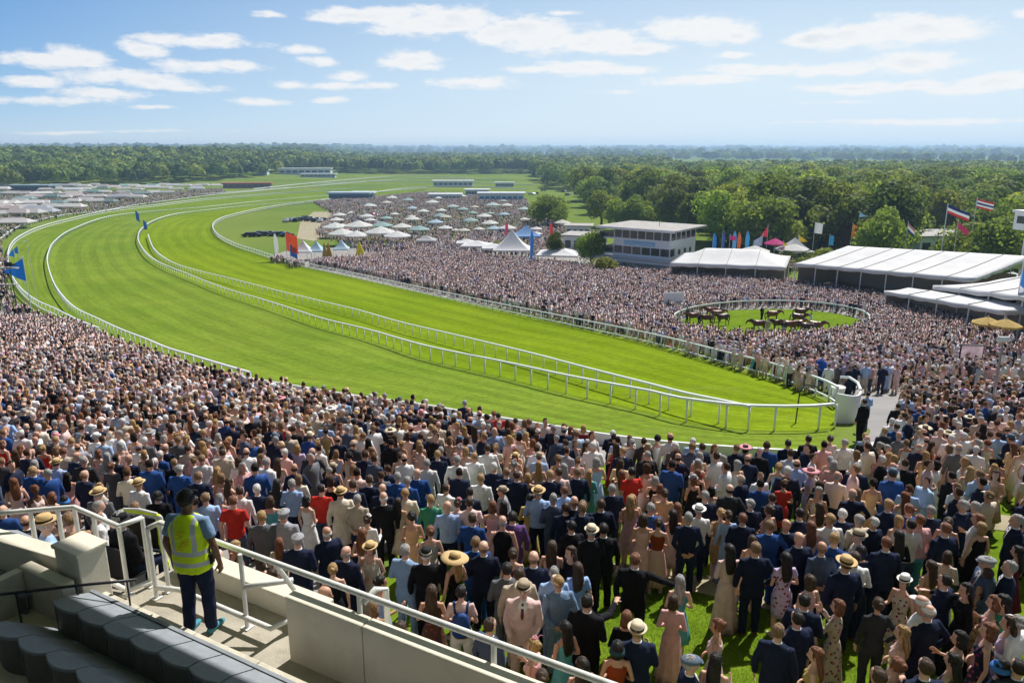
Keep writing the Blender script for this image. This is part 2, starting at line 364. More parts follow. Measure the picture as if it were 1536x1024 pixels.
def frac_of(C,px,py,h=RH):
    p=at(px,py,h); p=Vector((p.x,p.y)); i=min(range(len(C)),key=lambda k:(C[k]-p).length); return i/(len(C)-1)
mainfull=CV['main']+CV['lowwall'][2:]
pr=[((640,281),(560,296)),((305,310),(360,309)),((135,332),(244,325)),((73,376),(207,356)),((112,460),(246,396)),((219,507),(400,450)),((337,546),(548,492))]
pairs=[(frac_of(mainfull,*a),frac_of(CV['inner'],*b)) for a,b in pr]+[(frac_of(mainfull,*a,.85),frac_of(CV['inner'],*b)) for a,b in [((640,603),(850,561)),((900,646),(1063,600)),((1290,674),(1256,603))]]
ribbon_pairs('race_track',mainfull,CV['inner'],pairs,M['turf'],.03)
pr=[((560,296),(560,290)),((305,315),(389,312)),((223,334),(325,330)),((212,369),(327,351)),((330,429),(416,384)),((548,492),(579,419)),((850,561),(839,472)),((1063,600),(1063,520)),((1256,603),(1257,579))]
ribbon_pairs('race_track',CV['inner'],CV['far'],[(frac_of(CV['inner'],*a),frac_of(CV['far'],*b)) for a,b in pr],M['turf2'],.045)
pr=[((560,281),(640,281)),((305,298),(305,310)),((102,328),(102,346)),((15,368),(73,376)),((17,410),(78,417)),((85,463),(147,477)),((149,491),(187,495))]
ribbon_pairs('grass_verge',CV['outer'],CV['main'],[(frac_of(CV['outer'],*a),frac_of(CV['main'],*b)) for a,b in pr],M['turf'],.02)
# ------------------------------------------------------------------ running rails
def make_rail(key,name,label,spacing,h=RH,beam=(.13,.1),post=.05,lower=False,lean=0.0,far_boost=True,cat='running rail'):
    C=CV[key] if isinstance(key,str) else key
    pts=resample(C,.6 if len(C)<60 else 1.2); root=empty(name,(C[-1].x,C[-1].y,float(zg(C[-1].x,C[-1].y)))); tag(root,label,cat); O=root.location
    def strip(z,bw,bh):
        mb=MB(); vs=[];n=len(pts)
        for i,p in enumerate(pts):
            t=(pts[min(i+1,n-1)]-pts[max(i-1,0)]).normalized(); s=Vector((-t.y,t.x)); d=p.length; k=1+ (max(0,d-120)/260 if far_boost else 0); w=bw*min(k,2.6)/2; hh=bh*min(k,2.6)/2
            zz=float(zg(p.x,p.y))+z
            for a,b in((-1,-1),(1,-1),(1,1),(-1,1)): vs.append((p.x+s.x*w*a-O.x,p.y+s.y*w*a-O.y,zz+hh*b-O.z))
        fs=[]
        for i in range(n-1):
            for k in range(4): fs.append((i*4+k,i*4+(k+1)%4,(i+1)*4+(k+1)%4,(i+1)*4+k))
        fs+= [(3,2,1,0),tuple((n-1)*4+k for k in range(4))]
        return mb.add(vs,fs)
    strip(h-.06,*beam).build('top_rail',M['rail'],root,smooth=False)
    if lower: strip(.35,.09,.07).build('lower_rail',M['rail'],root)
    pp=resample(C,spacing); pp.sort(key=lambda p:p.length)
    pmb=MB(); pmb.tube([(0,0,-.1),(0,0,h-.1)],post,6); pme=pmb.mesh('post',M['rail'])
    for p in pp[:100]:
        o=link('post',pme,root); o.location=(p.x-O.x,p.y-O.y,float(zg(p.x,p.y))-O.z)
    if pp[100:]:
        mb=MB()
        for p in pp[100:]:
            k=1+max(0,p.length-120)/260; z=float(zg(p.x,p.y)); mb.tube([(p.x-O.x,p.y-O.y,z-.1-O.z),(p.x-O.x,p.y-O.y,z+h-.1-O.z)],post*min(k,2),4)
        q=mb.build('posts',M['rail'],root); q['kind']='stuff'
    return root
make_rail('inner','running_rail','long white running rail on slender posts ending at the solid white panel',2.0)
make_rail('second','running_rail','shorter white rail just behind the long one, starting at the bend',2.0,post=.045)
make_rail('far','running_rail','white rail on the far side of the track along the packed enclosure',2.2,lower=True,post=.06)
make_rail('main','running_rail','outer white rail curving round the left bend to the lawn crowd',2.0)
make_rail('outer','running_rail','outermost white rail next to the left marquees and flagpoles',2.4,lower=True)
make_rail(spline([at(*p,1.1) for p in [(474,278),(340,290),(254,300),(203,307),(152,316),(102,321),(51,331),(20,343),(-10,366)]]),'crowd_fence','thin white fence holding back the crowd at the left marquees',3.0,h=1.1,cat='fence')
# distant rails on the far fields
for k,(a,lab) in enumerate([([(470,276),(560,272),(700,274),(800,277)],'distant white rail crossing the field before the tree line'),([(480,300),(600,283),(700,279),(790,284)],'distant rail running behind the picnic enclosure'),([(300,291),(440,281),(620,268),(760,270)],'faint white rail far off beside the long low grandstand'),([(380,283),(480,273),(600,264),(700,266)],'farthest thin white rail on the pale meadow')]):
    make_rail(spline([at(*p,1.2) for p in a],8),'running_rail',lab,12,beam=(.2,.2),post=.1)
# low wall
def lowwall():
    C=CV['lowwall']; mb=MB(); pts=resample(C,1.5); n=len(pts); O=Vector((pts[-1].x,pts[-1].y,float(zg(*pts[-1])))); vs=[]
    for i,p in enumerate(pts):
        t=(pts[min(i+1,n-1)]-pts[max(i-1,0)]).normalized(); s=Vector((-t.y,t.x)); z=float(zg(p.x,p.y))
        for a,b in((-.05,-.2),(.05,-.2),(.05,.5),(-.05,.5)): vs.append((p.x+s.x*a-O.x,p.y+s.y*a-O.y,z+b-O.z))
    fs=[]
    for i in range(n-1):
        for k in range(4): fs.append((i*4+k,i*4+(k+1)%4,(i+1)*4+(k+1)%4,(i+1)*4+k))
    fs+=[(3,2,1,0),tuple((n-1)*4+k for k in range(4))]; mb.add(vs,fs); o=mb.build('board_barrier',M['white']); o.location=O; tag(o,'low white board barrier between the lawn crowd and the turf','barrier')
lowwall()
# ground covers
sheet('lawn',[(860,1400),(560,1024),(560,860),(700,760),(900,700),(1700,700),(1900,1400)],M['lawn'],.015)
sheet('terrace_paving',[(-500,1300),(-700,620),(-40,460),(60,470),(250,540),(380,580),(640,620),(900,665),(1000,676),(700,740),(540,860),(560,1024),(700,1300)],M['paving'],.03)
sheet('path',[(860,838),(960,850),(1060,868),(1190,900),(1190,925),(1070,895),(960,872),(860,858)],M['path'],.03,step=.3)
sheet('path',[(1300,590),(1345,600),(1350,640),(1310,690),(1290,700),(1270,690),(1305,650)],M['asphalt'],.03,step=.5)
sheet('path',[(1420,478),(1470,486),(1600,505),(1600,560),(1510,530),(1470,510),(1428,498)],M['asphalt'],.03,step=1)
sheet('lawn',[(1395,500),(1470,520),(1540,560),(1540,620),(1480,600),(1420,560),(1380,530)],M['lawn'],.02,step=1)
sheet('path',[(1440,790),(1475,770),(1540,775),(1540,800),(1480,798)],M['path'],.03,step=.5)
sheet('dirt_track',[(445,358),(470,362),(500,352),(510,330),(500,318),(470,318),(450,335)],M['path'],.06,step=2)
sheet('gravel_yard',[(430,376),(640,362),(800,345),(1000,405),(1330,445),(1536,490),(1536,640),(1310,650),(1275,620),(1268,590),(1240,574),(1157,550),(1063,527),(980,507),(839,479),(742,460),(579,426),(498,409),(400,386)],M['paving'],.02,step=2)
# ================================================================== people templates
def head(mb,c,yaw=0,mi=0):
    cx,cy,cz=c   # chin height cz ; face towards +y
    R_=[(0,.022,.03,.05),(.012,.036,.048,.042),(.035,.048,.066,.026),(.06,.058,.082,.012),(.09,.067,.093,.002),(.12,.073,.098,-.004),(.15,.076,.1,-.007),(.18,.073,.095,-.009),(.205,.062,.08,-.011),(.225,.04,.054,-.012),(.235,.012,.018,-.012)]
    mb.tube([(cx,cy+r[3],cz+r[0]) for r in R_],[(r[1],r[2]) for r in R_],16,(1,0,0),mi)
    mb.tube([(cx,cy+.092,cz+.12),(cx,cy+.105,cz+.09),(cx,cy+.112,cz+.075),(cx,cy+.095,cz+.066)],[.008,.011,.014,.009],8,(1,0,0),mi)
    for s in(-1,1): mb.ell((cx+s*.078,cy-.008,cz+.105),(.011,.02,.032),8,6,mi)
    for s in(-1,1): mb.ell((cx+s*.03,cy+.086,cz+.115),(.013,.009,.008),8,6,mi)
    mb.ell((cx,cy+.088,cz+.045),(.026,.01,.011),8,6,mi)
def hand(mb,w,d,nrm,side,mi=0):
    w=Vector(w);d=Vector(d).normalized();n=Vector(nrm); n=(n-d*n.dot(d)).normalized(); a=n.cross(d)*side   # a: thumb side
    mb.tube([w-d*.015,w+d*.03,w+d*.07,w+d*.092],[(.026,.02),(.036,.017),(.041,.015),(.036,.012)],10,a,mi)
    for i,(o,l) in enumerate([(.029,.07),(.01,.079),(-.01,.073),(-.029,.056)]):
        b=w+d*.085+a*o; c=b+(d*.95+a*o*2.0).normalized()*l*.5; e=c+(d*.75+n*.55).normalized()*l*.32; g=e+(d*.4+n*.8).normalized()*l*.25
        mb.tube([b,c,e,g],[.0095,.0088,.008,.0065],7,a,mi)
    b=w+d*.03+a*.03; c=b+(d*.6+a*.75+n*.2).normalized()*.035; e=c+(d*.85+a*.3+n*.3).normalized()*.03
    mb.tube([b-a*.012,b,c,e],[.014,.013,.011,.008],7,n,mi)
# arm poses: per side (elbow, wrist, hand direction, palm normal); x is mirrored for the left arm
ARM={'down':((.265,-.03,1.15),(.27,.04,.9),(0,.12,-1),(-1,.2,0)),
 'fwd':((.262,-.05,1.165),(.11,.165,1.09),(-.9,.3,.1),(0,-.95,-.3)),
 'hip':((.35,-.09,1.19),(.21,-.01,1.0),(-.6,.3,-.7),(-.5,.4,0)),
 'phone':((.24,.14,1.24),(.1,.27,1.47),(-.3,.3,.9),(-.6,-.5,0)),
 'point':((.29,.2,1.37),(.33,.44,1.44),(.1,1,.1),(0,0,-1)),
 'cup':((.25,.0,1.16),(.2,.24,1.2),(-.2,.8,.45),(-1,0,.1)),
 'shade':((.33,.12,1.42),(.13,.16,1.63),(-.9,.0,.35),(0,-.3,-1)),
 'back':((.27,-.11,1.17),(.1,-.17,.98),(-.9,-.1,-.3),(0,1,0)),
 'wide':((.4,.08,1.3),(.6,.16,1.2),(.9,.3,-.3),(0,0,-1)),
 'lap':((.24,.02,1.13),(.14,.22,.98),(-.5,.8,-.1),(0,0,-1)),
 'rail':((.26,.0,1.15),(.24,.12,.93),(-.1,.2,-1),(-1,.2,0))}
POSE={'a':('down','down'),'b':('fwd','fwd'),'c':('fwd','down'),'d':('phone','phone'),'e':('point','down'),'f':('hip','down'),'g':('cup','down'),'h':('shade','hip'),'k':('back','back'),'w':('wide','down'),'l':('lap','lap')}
def arms(P,sh):
    out=[]
    for side,k in zip((1,-1),POSE[P]):
        e,w,d,n=ARM[k]; q=sh-.19
        out.append((side,(side*sh*.93,-.012,1.435),(side*(e[0]+q),e[1],e[2]),(side*(w[0]+(q if w[0]>.2 else 0)),w[1],w[2]),(side*d[0],d[1],d[2]),(side*n[0],n[1],n[2])))
    return out
def legpts(seat,side,hx=.095):
    if seat: return [(side*hx,-.02,.93),(side*.12,.2,.9),(side*.14,.42,.89),(side*.14,.45,.75),(side*.14,.43,.45),(side*.14,.43,.36)]
    f={1:.035,-1:-.02}[side]
    return [(side*hx*.9,0,.93),(side*.1,.01,.72),(side*.105,.02+f*.4,.5),(side*.108,-.005+f*.7,.28),(side*.11,-.02+f,.07)]
DZ=.44
def body_mesh(sex,P,seat=False):
    m=sex=='m'; sh=.19 if m else .165; mb=MB()
    mb.tube([(0,0,.86),(0,0,.95),(0,0,1.08),(0,0,1.2),(0,0,1.32),(0,-.01,1.42),(0,-.012,1.475),(0,-.01,1.5)],[(.12,.1),(.15,.11),(.125,.09) if m else (.105,.08),(.14,.1) if m else (.12,.09),(.165,.11) if m else (.145,.105),(.16,.09) if m else (.135,.08),(.09,.06),(.055,.05)],16)
    if not m:
        for s in(-1,1): mb.ell((s*.062,.08,1.29),(.055,.05,.055),10,8)
    nr=.057 if m else .045
    mb.tube([(0,-.01,1.42),(0,-.012,1.5),(0,.0,1.58),(0,.01,1.62)],[nr*1.25,nr,nr*.95,nr*.9],12)
    head(mb,(0,.0,1.545))
    k=1 if m else .8
    for side,s,e,w,d,n in arms(P,sh):
        s=Vector(s);e=Vector(e);w=Vector(w)
        mb.tube([s-Vector((side*.05,0,0)),s,s.lerp(e,.35),s.lerp(e,.8),e,e.lerp(w,.25),e.lerp(w,.7),w],[.05*k,.054*k,.05*k,.04*k,.037*k,.04*k,.031*k,(.027*k,.021*k)],10)
        hand(mb,w,d,n,1)
    for side in(-1,1):
        L=legpts(seat,side,.09)
        if seat: mb.tube(L,[.09*1,.085,.058,.056,.05,.04],12)
        else: mb.tube(L,[.088,.075 if m else .08,.052,.05,.036],12)
    me=remesh(mb.mesh('body',M['skin']),.0105,1,.3)
    n=len(me.vertices); co=np.zeros(n*3); me.vertices.foreach_get('co',co); co=co.reshape(-1,3); t=np.ones((n,4),np.float32)
    z=co[:,2]-1.545; x=np.abs(co[:,0]); f=co[:,1]>.05
    eye=f&(np.hypot((x-.03)/.015,(z-.114)/.008)<1); t[eye]=(.75,.85,.95,1); ir=f&(np.hypot(x-.03,z-.114)<.0065); t[ir]=(.06,.06,.07,1)
    br=f&(np.abs(z-.133-(x-.03)*-.1)<.004)&(np.abs(x-.032)<.018); t[br]=(.3,.25,.22,1)
    lip=f&(np.hypot(co[:,0]/.026,(z-.045)/.009)<1)&(co[:,1]>.075); t[lip]=(.85,.5,.5,1)
    a=me.attributes.new('tint','FLOAT_COLOR','POINT'); a.data.foreach_set('color',t.ravel()); return me
def folds(me,amp,fz=34,seed=0):
    n=len(me.vertices); co=np.zeros(n*3); me.vertices.foreach_get('co',co); co=co.reshape(-1,3)
    no=np.zeros(n*3); me.vertices.foreach_get('normal',no); no=no.reshape(-1,3); x,y,z=co.T
    s=np.sin(fz*z+9*x+3*np.sin(15*y+seed)+seed)*.5+np.sin(21*z-26*x+seed*2+4*np.sin(8*z))*.35+np.sin(60*x+30*y+11*z)*.2
    co+=no*(amp*s)[:,None]; me.vertices.foreach_set('co',co.ravel()); me.update(); return me
def jacket(sex,P,seat=False,kind='suit'):
    m=sex=='m'; mb=MB(); k=1 if m else .85; sh=.19 if m else .165
    hem=.8 if kind=='suit' else (.5 if kind=='coat' else .9)
    if seat: hem=.88
    flare=1.0 if kind!='coat' else 1.15
    pts=[(0,0,hem),(0,0,max(hem+.02,.93)),(0,0,1.07),(0,-.003,1.2),(0,-.01,1.33),(0,-.015,1.41),(0,-.015,1.465),(0,-.008,1.505)]
    wr={'suit':[(.205*flare,.142),(.195,.14),(.172,.122),(.188,.132),(.212,.138),(.208,.12),(.15,.09),(.073,.068)],
        'coat':[(.235,.18),(.2,.145),(.172,.122),(.188,.132),(.212,.138),(.208,.12),(.15,.09),(.073,.068)],
        'shirt':[(.175,.13),(.178,.132),(.165,.118),(.178,.125),(.195,.13),(.19,.11),(.14,.085),(.07,.064)]}[kind]
    wr=[(a*k,b*(1 if m else .92)) for a,b in wr]
    mb.tube(pts,wr,20,sq=2.3)
    if not m:
        for s in(-1,1): mb.ell((s*.065,.09,1.29),(.062,.052,.06),10,8)
    for side,s,e,w,d,n in arms(P,sh):
        s=Vector(s);e=Vector(e);w=Vector(w); q=k if kind!='shirt' else k*.9
        mb.tube([s-Vector((side*.07,0,-.005)),s,s.lerp(e,.4),e,e.lerp(w,.5),e.lerp(w,.93)],[.058*q,.071*q,.063*q,.053*q,.05*q,.044*q],12)
    return folds(remesh(mb.mesh('jacket',M['cloth']),.017,2,.5),.0045 if kind=='suit' else .006)
def tee(sex,P,sleeve=True,long=False):
    m=sex=='m'; mb=MB(); k=1 if m else .86; sh=.19 if m else .165
    hem=.88; top=[(.14*k,.085),(.075*k,.064)] if sleeve else [(.12*k,.08),(.075,.06)]
    mb.tube([(0,0,hem),(0,0,.95),(0,0,1.07),(0,-.003,1.2),(0,-.01,1.33),(0,-.015,1.41),(0,-.015,1.46),(0,-.008,1.495 if sleeve else 1.47)],[(.178*k,.13),(.175*k,.13),(.16*k if m else .125,.115),(.175*k,.122),(.192*k,.128),(.185*k if sleeve else .15*k,.108)]+top,20,sq=2.2)
    if not m:
        for s in(-1,1): mb.ell((s*.063,.088,1.29),(.06,.05,.058),10,8)
    if sleeve:
        for side,s,e,w,d,n in arms(P,sh):
            s=Vector(s);e=Vector(e); mb.tube([s-Vector((side*.07,0,-.005)),s,s.lerp(e,.35),s.lerp(e,.68)],[.056*k,.068*k,.066*k,.062*k],12)
    return folds(remesh(mb.mesh('shirt',M['cloth']),.017,2,.5),.005,seed=2)
def trousers(seat=False,k=1.0):
    mb=MB(); mb.tube([(0,0,.8),(0,0,.88),(0,0,.96),(0,0,1.04)],[(.12*k,.1),(.17*k,.12),(.168*k,.12),(.15*k,.11)],16)
    for s in(-1,1):
        L=legpts(seat,s,.092); mb.tube(L,[.098,.1,.078,.078,.066,.062] if seat else [.098*k,.094*k,.074*k,.068*k,.064*k],12)
    return folds(remesh(mb.mesh('trousers',M['cloth']),.017,2,.5),.005,26,1)
def shoes(seat=False,heel=False,sides=(-1,1)):
    mb=MB()
    for s in sides:
        p=legpts(seat,s)[-1]; b=.0 if not seat else .3; y=p[1]; x=p[0]
        mb.tube([(x,y-.06,b+.045),(x,y,b+.05),(x+s*.01,y+.09,b+.042),(x+s*.015,y+.16,b+.03),(x+s*.015,y+.2,b+.026)],[(.03,.035),(.04,.05),(.043,.038),(.045,.028),(.03,.018)],10)
    return mb.mesh('shoes',M['obj'])
def skirt_rings(mb,prof,n=44,rip=0.0,ns=9,seed=0):
    vs=[];fs=[]
    for i,(z,rx,ry,cy) in enumerate(prof):
        for k in range(n):
            a=2*math.pi*k/n; f=1+rip*max(0,(1.02-z))*2*(math.sin(ns*a+seed+1.5*z)+.4*math.sin((2*ns+1)*a))
            vs.append((rx*f*math.cos(a),cy+ry*f*math.sin(a),z))
    m=len(prof)
    for i in range(m-1):
        for k in range(n): fs.append((i*n+k,i*n+(k+1)%n,(i+1)*n+(k+1)%n,(i+1)*n+k))
    vs.append((0,0,prof[-1][0])); fs+= [((m-1)*n+k,(m-1)*n+(k+1)%n,m*n) for k in range(n)]
    vs.append((0,0,prof[0][0]+.03)); fs+= [((k+1)%n,k,m*n+1) for k in range(n)]
    return mb.add(vs,fs)
def skirt(kind):
    mb=MB()
    if kind=='long': prof=[(.06,.25,.23,0),(.3,.225,.2,0),(.6,.195,.165,0),(.85,.175,.145,0),(.95,.165,.132,0),(1.02,.14,.11,0),(1.07,.12,.092,0)]; rip=.05;ns=9
    elif kind=='pleat': prof=[(.28,.25,.23,0),(.5,.225,.2,0),(.7,.2,.17,0),(.85,.18,.15,0),(.95,.165,.13,0),(1.03,.14,.105,0),(1.07,.125,.095,0)]; rip=.045;ns=18
    elif kind=='pencil': prof=[(.48,.155,.13,0),(.6,.17,.14,0),(.75,.18,.15,0),(.88,.182,.148,0),(.96,.168,.132,0),(1.03,.14,.11,0),(1.07,.12,.092,0)]; rip=.01;ns=5
    else: prof=[(.46,.25,.23,0),(.6,.225,.2,0),(.75,.2,.17,0),(.87,.182,.15,0),(.95,.166,.132,0),(1.02,.14,.11,0),(1.07,.12,.092,0)]; rip=.05;ns=8
    return skirt_rings(mb,prof,56,rip,ns).mesh('skirt',M['cloth'])
def bodice(P,sleeve):
    # sleeve 0 straps, 1 short, 2 long
    mb=MB(); sh=.165
    mb.tube([(0,0,1.03),(0,0,1.08),(0,0,1.18),(0,-.004,1.28),(0,-.01,1.36),(0,-.014,1.42 if sleeve else 1.4)]+([(0,-.012,1.465)] if sleeve else []),[(.13,.1),(.122,.094),(.135,.103),(.158,.116),(.155,.105),(.15 if sleeve else .125,.092 if sleeve else .085)]+([(.1,.07)] if sleeve else []),20)
    for s in(-1,1): mb.ell((s*.063,.085,1.29),(.062,.052,.06),10,8)
    if not sleeve:
        for s in(-1,1): mb.tube([(s*.085,.085,1.36),(s*.095,.03,1.455),(s*.095,-.03,1.46),(s*.08,-.085,1.37)],[.016]*4,8)
    else:
        for side,s,e,w,d,n in arms(P,sh):
            s=Vector(s);e=Vector(e);w=Vector(w)
            if sleeve==2: mb.tube([s-Vector((side*.06,0,0)),s,s.lerp(e,.4),e,e.lerp(w,.5),e.lerp(w,.9)],[.05,.058,.053,.047,.044,.04],12)
            else: mb.tube([s-Vector((side*.06,0,0)),s,s.lerp(e,.3),s.lerp(e,.5)],[.05,.058,.057,.056],12)
    return folds(remesh(mb.mesh('dress_bodice',M['cloth']),.016,2,.5),.003,seed=3)
def dress(P,sleeve,sk):
    a=bodice(P,sleeve); b=skirt(sk); import bmesh
    bm=bmesh.new(); bm.from_mesh(a); bm.from_mesh(b); me=bpy.data.meshes.new('dress'); bm.to_mesh(me); bm.free(); me.materials.append(M['cloth'])
    me.polygons.foreach_set('use_smooth',[True]*len(me.polygons)); return me
def collar():
    mb=MB(); mb.tube([(0,-.012,1.485),(0,-.012,1.525)],[(.066,.062),(.06,.056)],16)
    mb.add([(-.06,.105,1.44),(.06,.105,1.44),(0,.143,1.22),(-.045,.06,1.51),(.045,.06,1.51)],[(0,2,1),(3,0,1,4)]); return mb.mesh('shirt_collar',M['obj'])
def tie():
    mb=MB(); mb.add([(-.016,.085,1.49),(.016,.085,1.49),(.022,.147,1.3),(0,.15,1.24),(-.022,.147,1.3)],[(0,4,3,2,1)]); return mb.mesh('tie',M['obj'])
HB=1.545
def hairm(kind):
    mb=MB(); c=(0,-.014,HB+.142)
    def cap(face,low):
        def fn(d):
            r=1.0+.035*math.sin(9*d.x+5*d.z)*math.cos(7*d.y+3)+.02*math.sin(23*d.x+17*d.y)
            if d.y>face and d.z<.52: r=.8
            if d.z<low: r=.72
            return r
        return fn
    if kind=='short': mb.ell(c,(.084,.11,.104),22,16,fn=cap(.15,-.62))
    elif kind=='thin': mb.ell((0,-.02,HB+.118),(.084,.1,.09),22,14,fn=lambda d:(.98 if (d.z<.35 and d.y<.1 and d.z>-.65) else .75))
    else:
        mb.ell(c,(.09,.116,.11),22,16,fn=cap(.3,-.85))
        if kind=='long':
            mb.tube([(0,-.05,HB+.16),(0,-.07,HB+.07),(0,-.095,HB-.03),(0,-.118,HB-.14),(0,-.12,HB-.24),(0,-.115,HB-.31)],[(.085,.06),(.094,.055),(.098,.045),(.1,.036),(.085,.028),(.05,.012)],16)
        elif kind=='bob':
            mb.tube([(0,-.03,HB+.16),(0,-.045,HB+.06),(0,-.04,HB+.0),(0,-.035,HB-.02)],[(.088,.08),(.1,.082),(.098,.075),(.07,.05)],16)
        elif kind=='bun': mb.ell((0,-.11,HB+.17),(.05,.045,.048),12,9)
        elif kind=='tail': mb.tube([(0,-.1,HB+.15),(0,-.15,HB+.13),(0,-.16,HB+.04),(0,-.14,HB-.1)],[.02,.032,.03,.008],10)
    return folds(folds(mb.mesh('hair',M['hair']),.0045,60,4),.005,19,hash(kind)%7 if False else len(kind))
def hatm(kind):
    a=MB(); b=None; z=HB+.165; y=-.012
    def brim(r,rc,curl,zz=z):
        mb=MB(); n=32; vs=[];fs=[]
        prof=[(rc*.9,0),(rc+.01,0),((r+rc)/2,-.004),(r,curl),(r,curl-.005),((r+rc)/2,-.011),(rc*.9,-.008)]
        for i,(q,h) in enumerate(prof):
            for k in range(n):
                t=2*math.pi*k/n; s=curl*.8*abs(math.cos(t))*(1 if i in(3,4) else .3); vs.append((q*math.cos(t)*.92,y+q*math.sin(t)*1.08,zz+h+s))
        m=len(prof)
        for i in range(m-1):
            for k in range(n): fs.append((i*n+k,(i+1)*n+k,(i+1)*n+(k+1)%n,i*n+(k+1)%n))
        return mb.add(vs,fs)
    if kind in'fp':
        R0=.155 if kind=='f' else .135; q=brim(R0,.09,.012); a.add(q.v,q.f)
        a.tube([(0,y,z-.01),(0,y,z+.05),(0,y,z+.09),(0,y,z+.1)],[(.088,.102),(.084,.098),(.068,.085),(.03,.05)],20)
        b=MB(); b.tube([(0,y,z+.002),(0,y,z+.032)],[(.0905,.1045),(.0885,.102)],20)
    elif kind=='w':
        q=brim(.25,.09,-.02); a.add(q.v,q.f); a.tube([(0,y,z-.01),(0,y,z+.05),(0,y,z+.085)],[(.088,.1),(.08,.093),(.04,.05)],20)
        b=MB(); b.tube([(0,y,z+.002),(0,y,z+.03)],[(.0905,.1035),(.087,.1)],20)
    elif kind=='c':
        a.ell((0,y,z-.03),(.088,.108,.092),18,12,fn=lambda d:1 if d.z>-.1 else .8); a.tube([(0,.07,z+.0),(0,.13,z-.005),(0,.165,z-.015)],[(.07,.01),(.065,.008),(.03,.006)],12)
    elif kind=='k':
        a.ell((0,.0,z+.012),(.105,.135,.05),20,10); a.tube([(0,.1,z+.0),(0,.15,z-.012)],[(.06,.012),(.045,.008)],12)
    elif kind=='b':
        q=brim(.13,.09,-.045,z-.02); a.add(q.v,q.f); a.tube([(0,y,z-.03),(0,y,z+.04),(0,y,z+.065)],[(.09,.105),(.078,.09),(.04,.05)],18)
    else: # small fascinator disc with loops
        a.tube([(.03,-.01,z+.055),(.03,-.01,z+.068)],[(.07,.06),(.065,.055)],16)
        for t in range(5): a.ell((.03+.03*math.cos(t*1.3),-.01+.03*math.sin(t*1.3),z+.085),(.022,.022,.02),7,5)
        a.tube([(.05,-.03,z+.06),(.09,-.08,z+.12),(.11,-.13,z+.11)],[.008,.006,.002],5)
    return a.mesh('hat',M['straw']),(b.mesh('hat_band',M['obj']) if b else None)
_c={}
def get(key,fn):
    if key not in _c:_c[key]=fn()
    return _c[key]
C_={'navy':(.012,.018,.045),'black':(.009,.009,.012),'charcoal':(.035,.038,.045),'blue':(.02,.07,.25),'grey':(.12,.125,.14),'slate':(.06,.085,.14),'pale grey':(.36,.36,.4),'light blue':(.33,.47,.75),'powder blue':(.2,.3,.45),'white':(.78,.77,.76),'pink':(.72,.4,.39),'blush':(.74,.52,.48),'hot pink':(.6,.08,.22),'cream':(.7,.62,.5),'beige':(.5,.42,.33),'tan':(.42,.25,.14),'red':(.55,.035,.025),'orange':(.65,.17,.05),'yellow':(.55,.42,.14),'green':(.05,.25,.14),'teal':(.1,.38,.42),'purple':(.12,.06,.2),'rust':(.3,.05,.015),'peach':(.75,.45,.27),'maroon':(.15,.015,.025),'lilac':(.48,.4,.6),'brown':(.1,.05,.03),'mauve':(.5,.37,.42)}
H_={'brown':(.055,.03,.016),'dark':(.014,.01,.008),'blond':(.36,.22,.09),'grey':(.3,.29,.28),'red':(.17,.065,.03),'white':(.62,.6,.57),'sandy':(.2,.12,.06)}
SK=[(.62,.36,.25),(.66,.4,.29),(.55,.3,.2),(.6,.35,.26),(.42,.22,.13),(.16,.075,.04)]
GW={'s':'suit','h':'long-sleeved shirt','v':'t-shirt','u':'vest top','d':'knee-length dress','D':'long dress','j':'jacket and trousers','k':'top and trousers','p':'top and pleated skirt','c':'coat','e':'sleeved dress'}
def outfit(t,P,col,bot=None,seat=False):
    """list of (part name, mesh, colour key)"""
    o=[]
    if t in'sc':
        kd={'s':'suit','c':'coat'}[t]; o+=[('jacket',get(('jk','m',P,seat,kd),lambda:jacket('m',P,seat,kd)),C_[col]),('shirt_collar',get('col',collar),C_['white']),('trousers',get(('tr',seat),lambda:trousers(seat)),C_[bot] if bot else (C_[col] if t=='s' else C_['charcoal'])),('shoes',get(('sh',seat),lambda:shoes(seat)),C_['brown'])]
        if t=='s': o.append(('tie',get('tie',tie),C_['maroon']))
    elif t=='h': o+=[('shirt',get(('jk','m',P,seat,'shirt'),lambda:jacket('m',P,seat,'shirt')),C_[col]),('trousers',get(('tr',seat),lambda:trousers(seat)),C_[bot or 'navy']),('shoes',get(('sh',seat),lambda:shoes(seat)),C_['brown'])]
    elif t in'vu': o+=[('shirt',get(('te','m',P,t),lambda:tee('m',P,t=='v')),C_[col]),('trousers',get(('tr',False),lambda:trousers(False)),C_[bot or 'slate']),('shoes',get(('sh',False),lambda:shoes(False)),C_['charcoal'])]
    elif t=='j': o+=[('jacket',get(('jk','f',P,seat,'suit'),lambda:jacket('f',P,seat,'suit')),C_[col]),('trousers',get(('tr',seat),lambda:trousers(seat)),C_[bot or col]),('shoes',get(('sh',seat),lambda:shoes(seat)),C_['black'])]
    elif t=='k': o+=[('top',get(('te','f',P,'v'),lambda:tee('f',P,True)),C_[col]),('trousers',get(('tr',False),lambda:trousers(False)),C_[bot or 'white']),('shoes',get(('sh',False),lambda:shoes(False)),C_['beige'])]
    elif t=='p': o+=[('top',get(('bo',P,0),lambda:bodice(P,0)),C_[col]),('skirt',get('plsk',lambda:skirt('pleat')),C_[bot or 'orange']),('shoes',get(('sh',False),lambda:shoes(False)),C_['beige'])]
    else:
        sl,sk={'d':(0,'flare'),'D':(2,'long'),'e':(1,'pencil')}[t]
        if t=='D' and P in('w',): sl=1
        o+=[('dress',get(('dr',P,sl,sk),lambda:dress(P,sl,sk)),C_[col]),('shoes',get(('sh',False),lambda:shoes(False)),C_['beige'])]
    return o
def gender(t): return 'm' if t in'shvuc' else 'f'
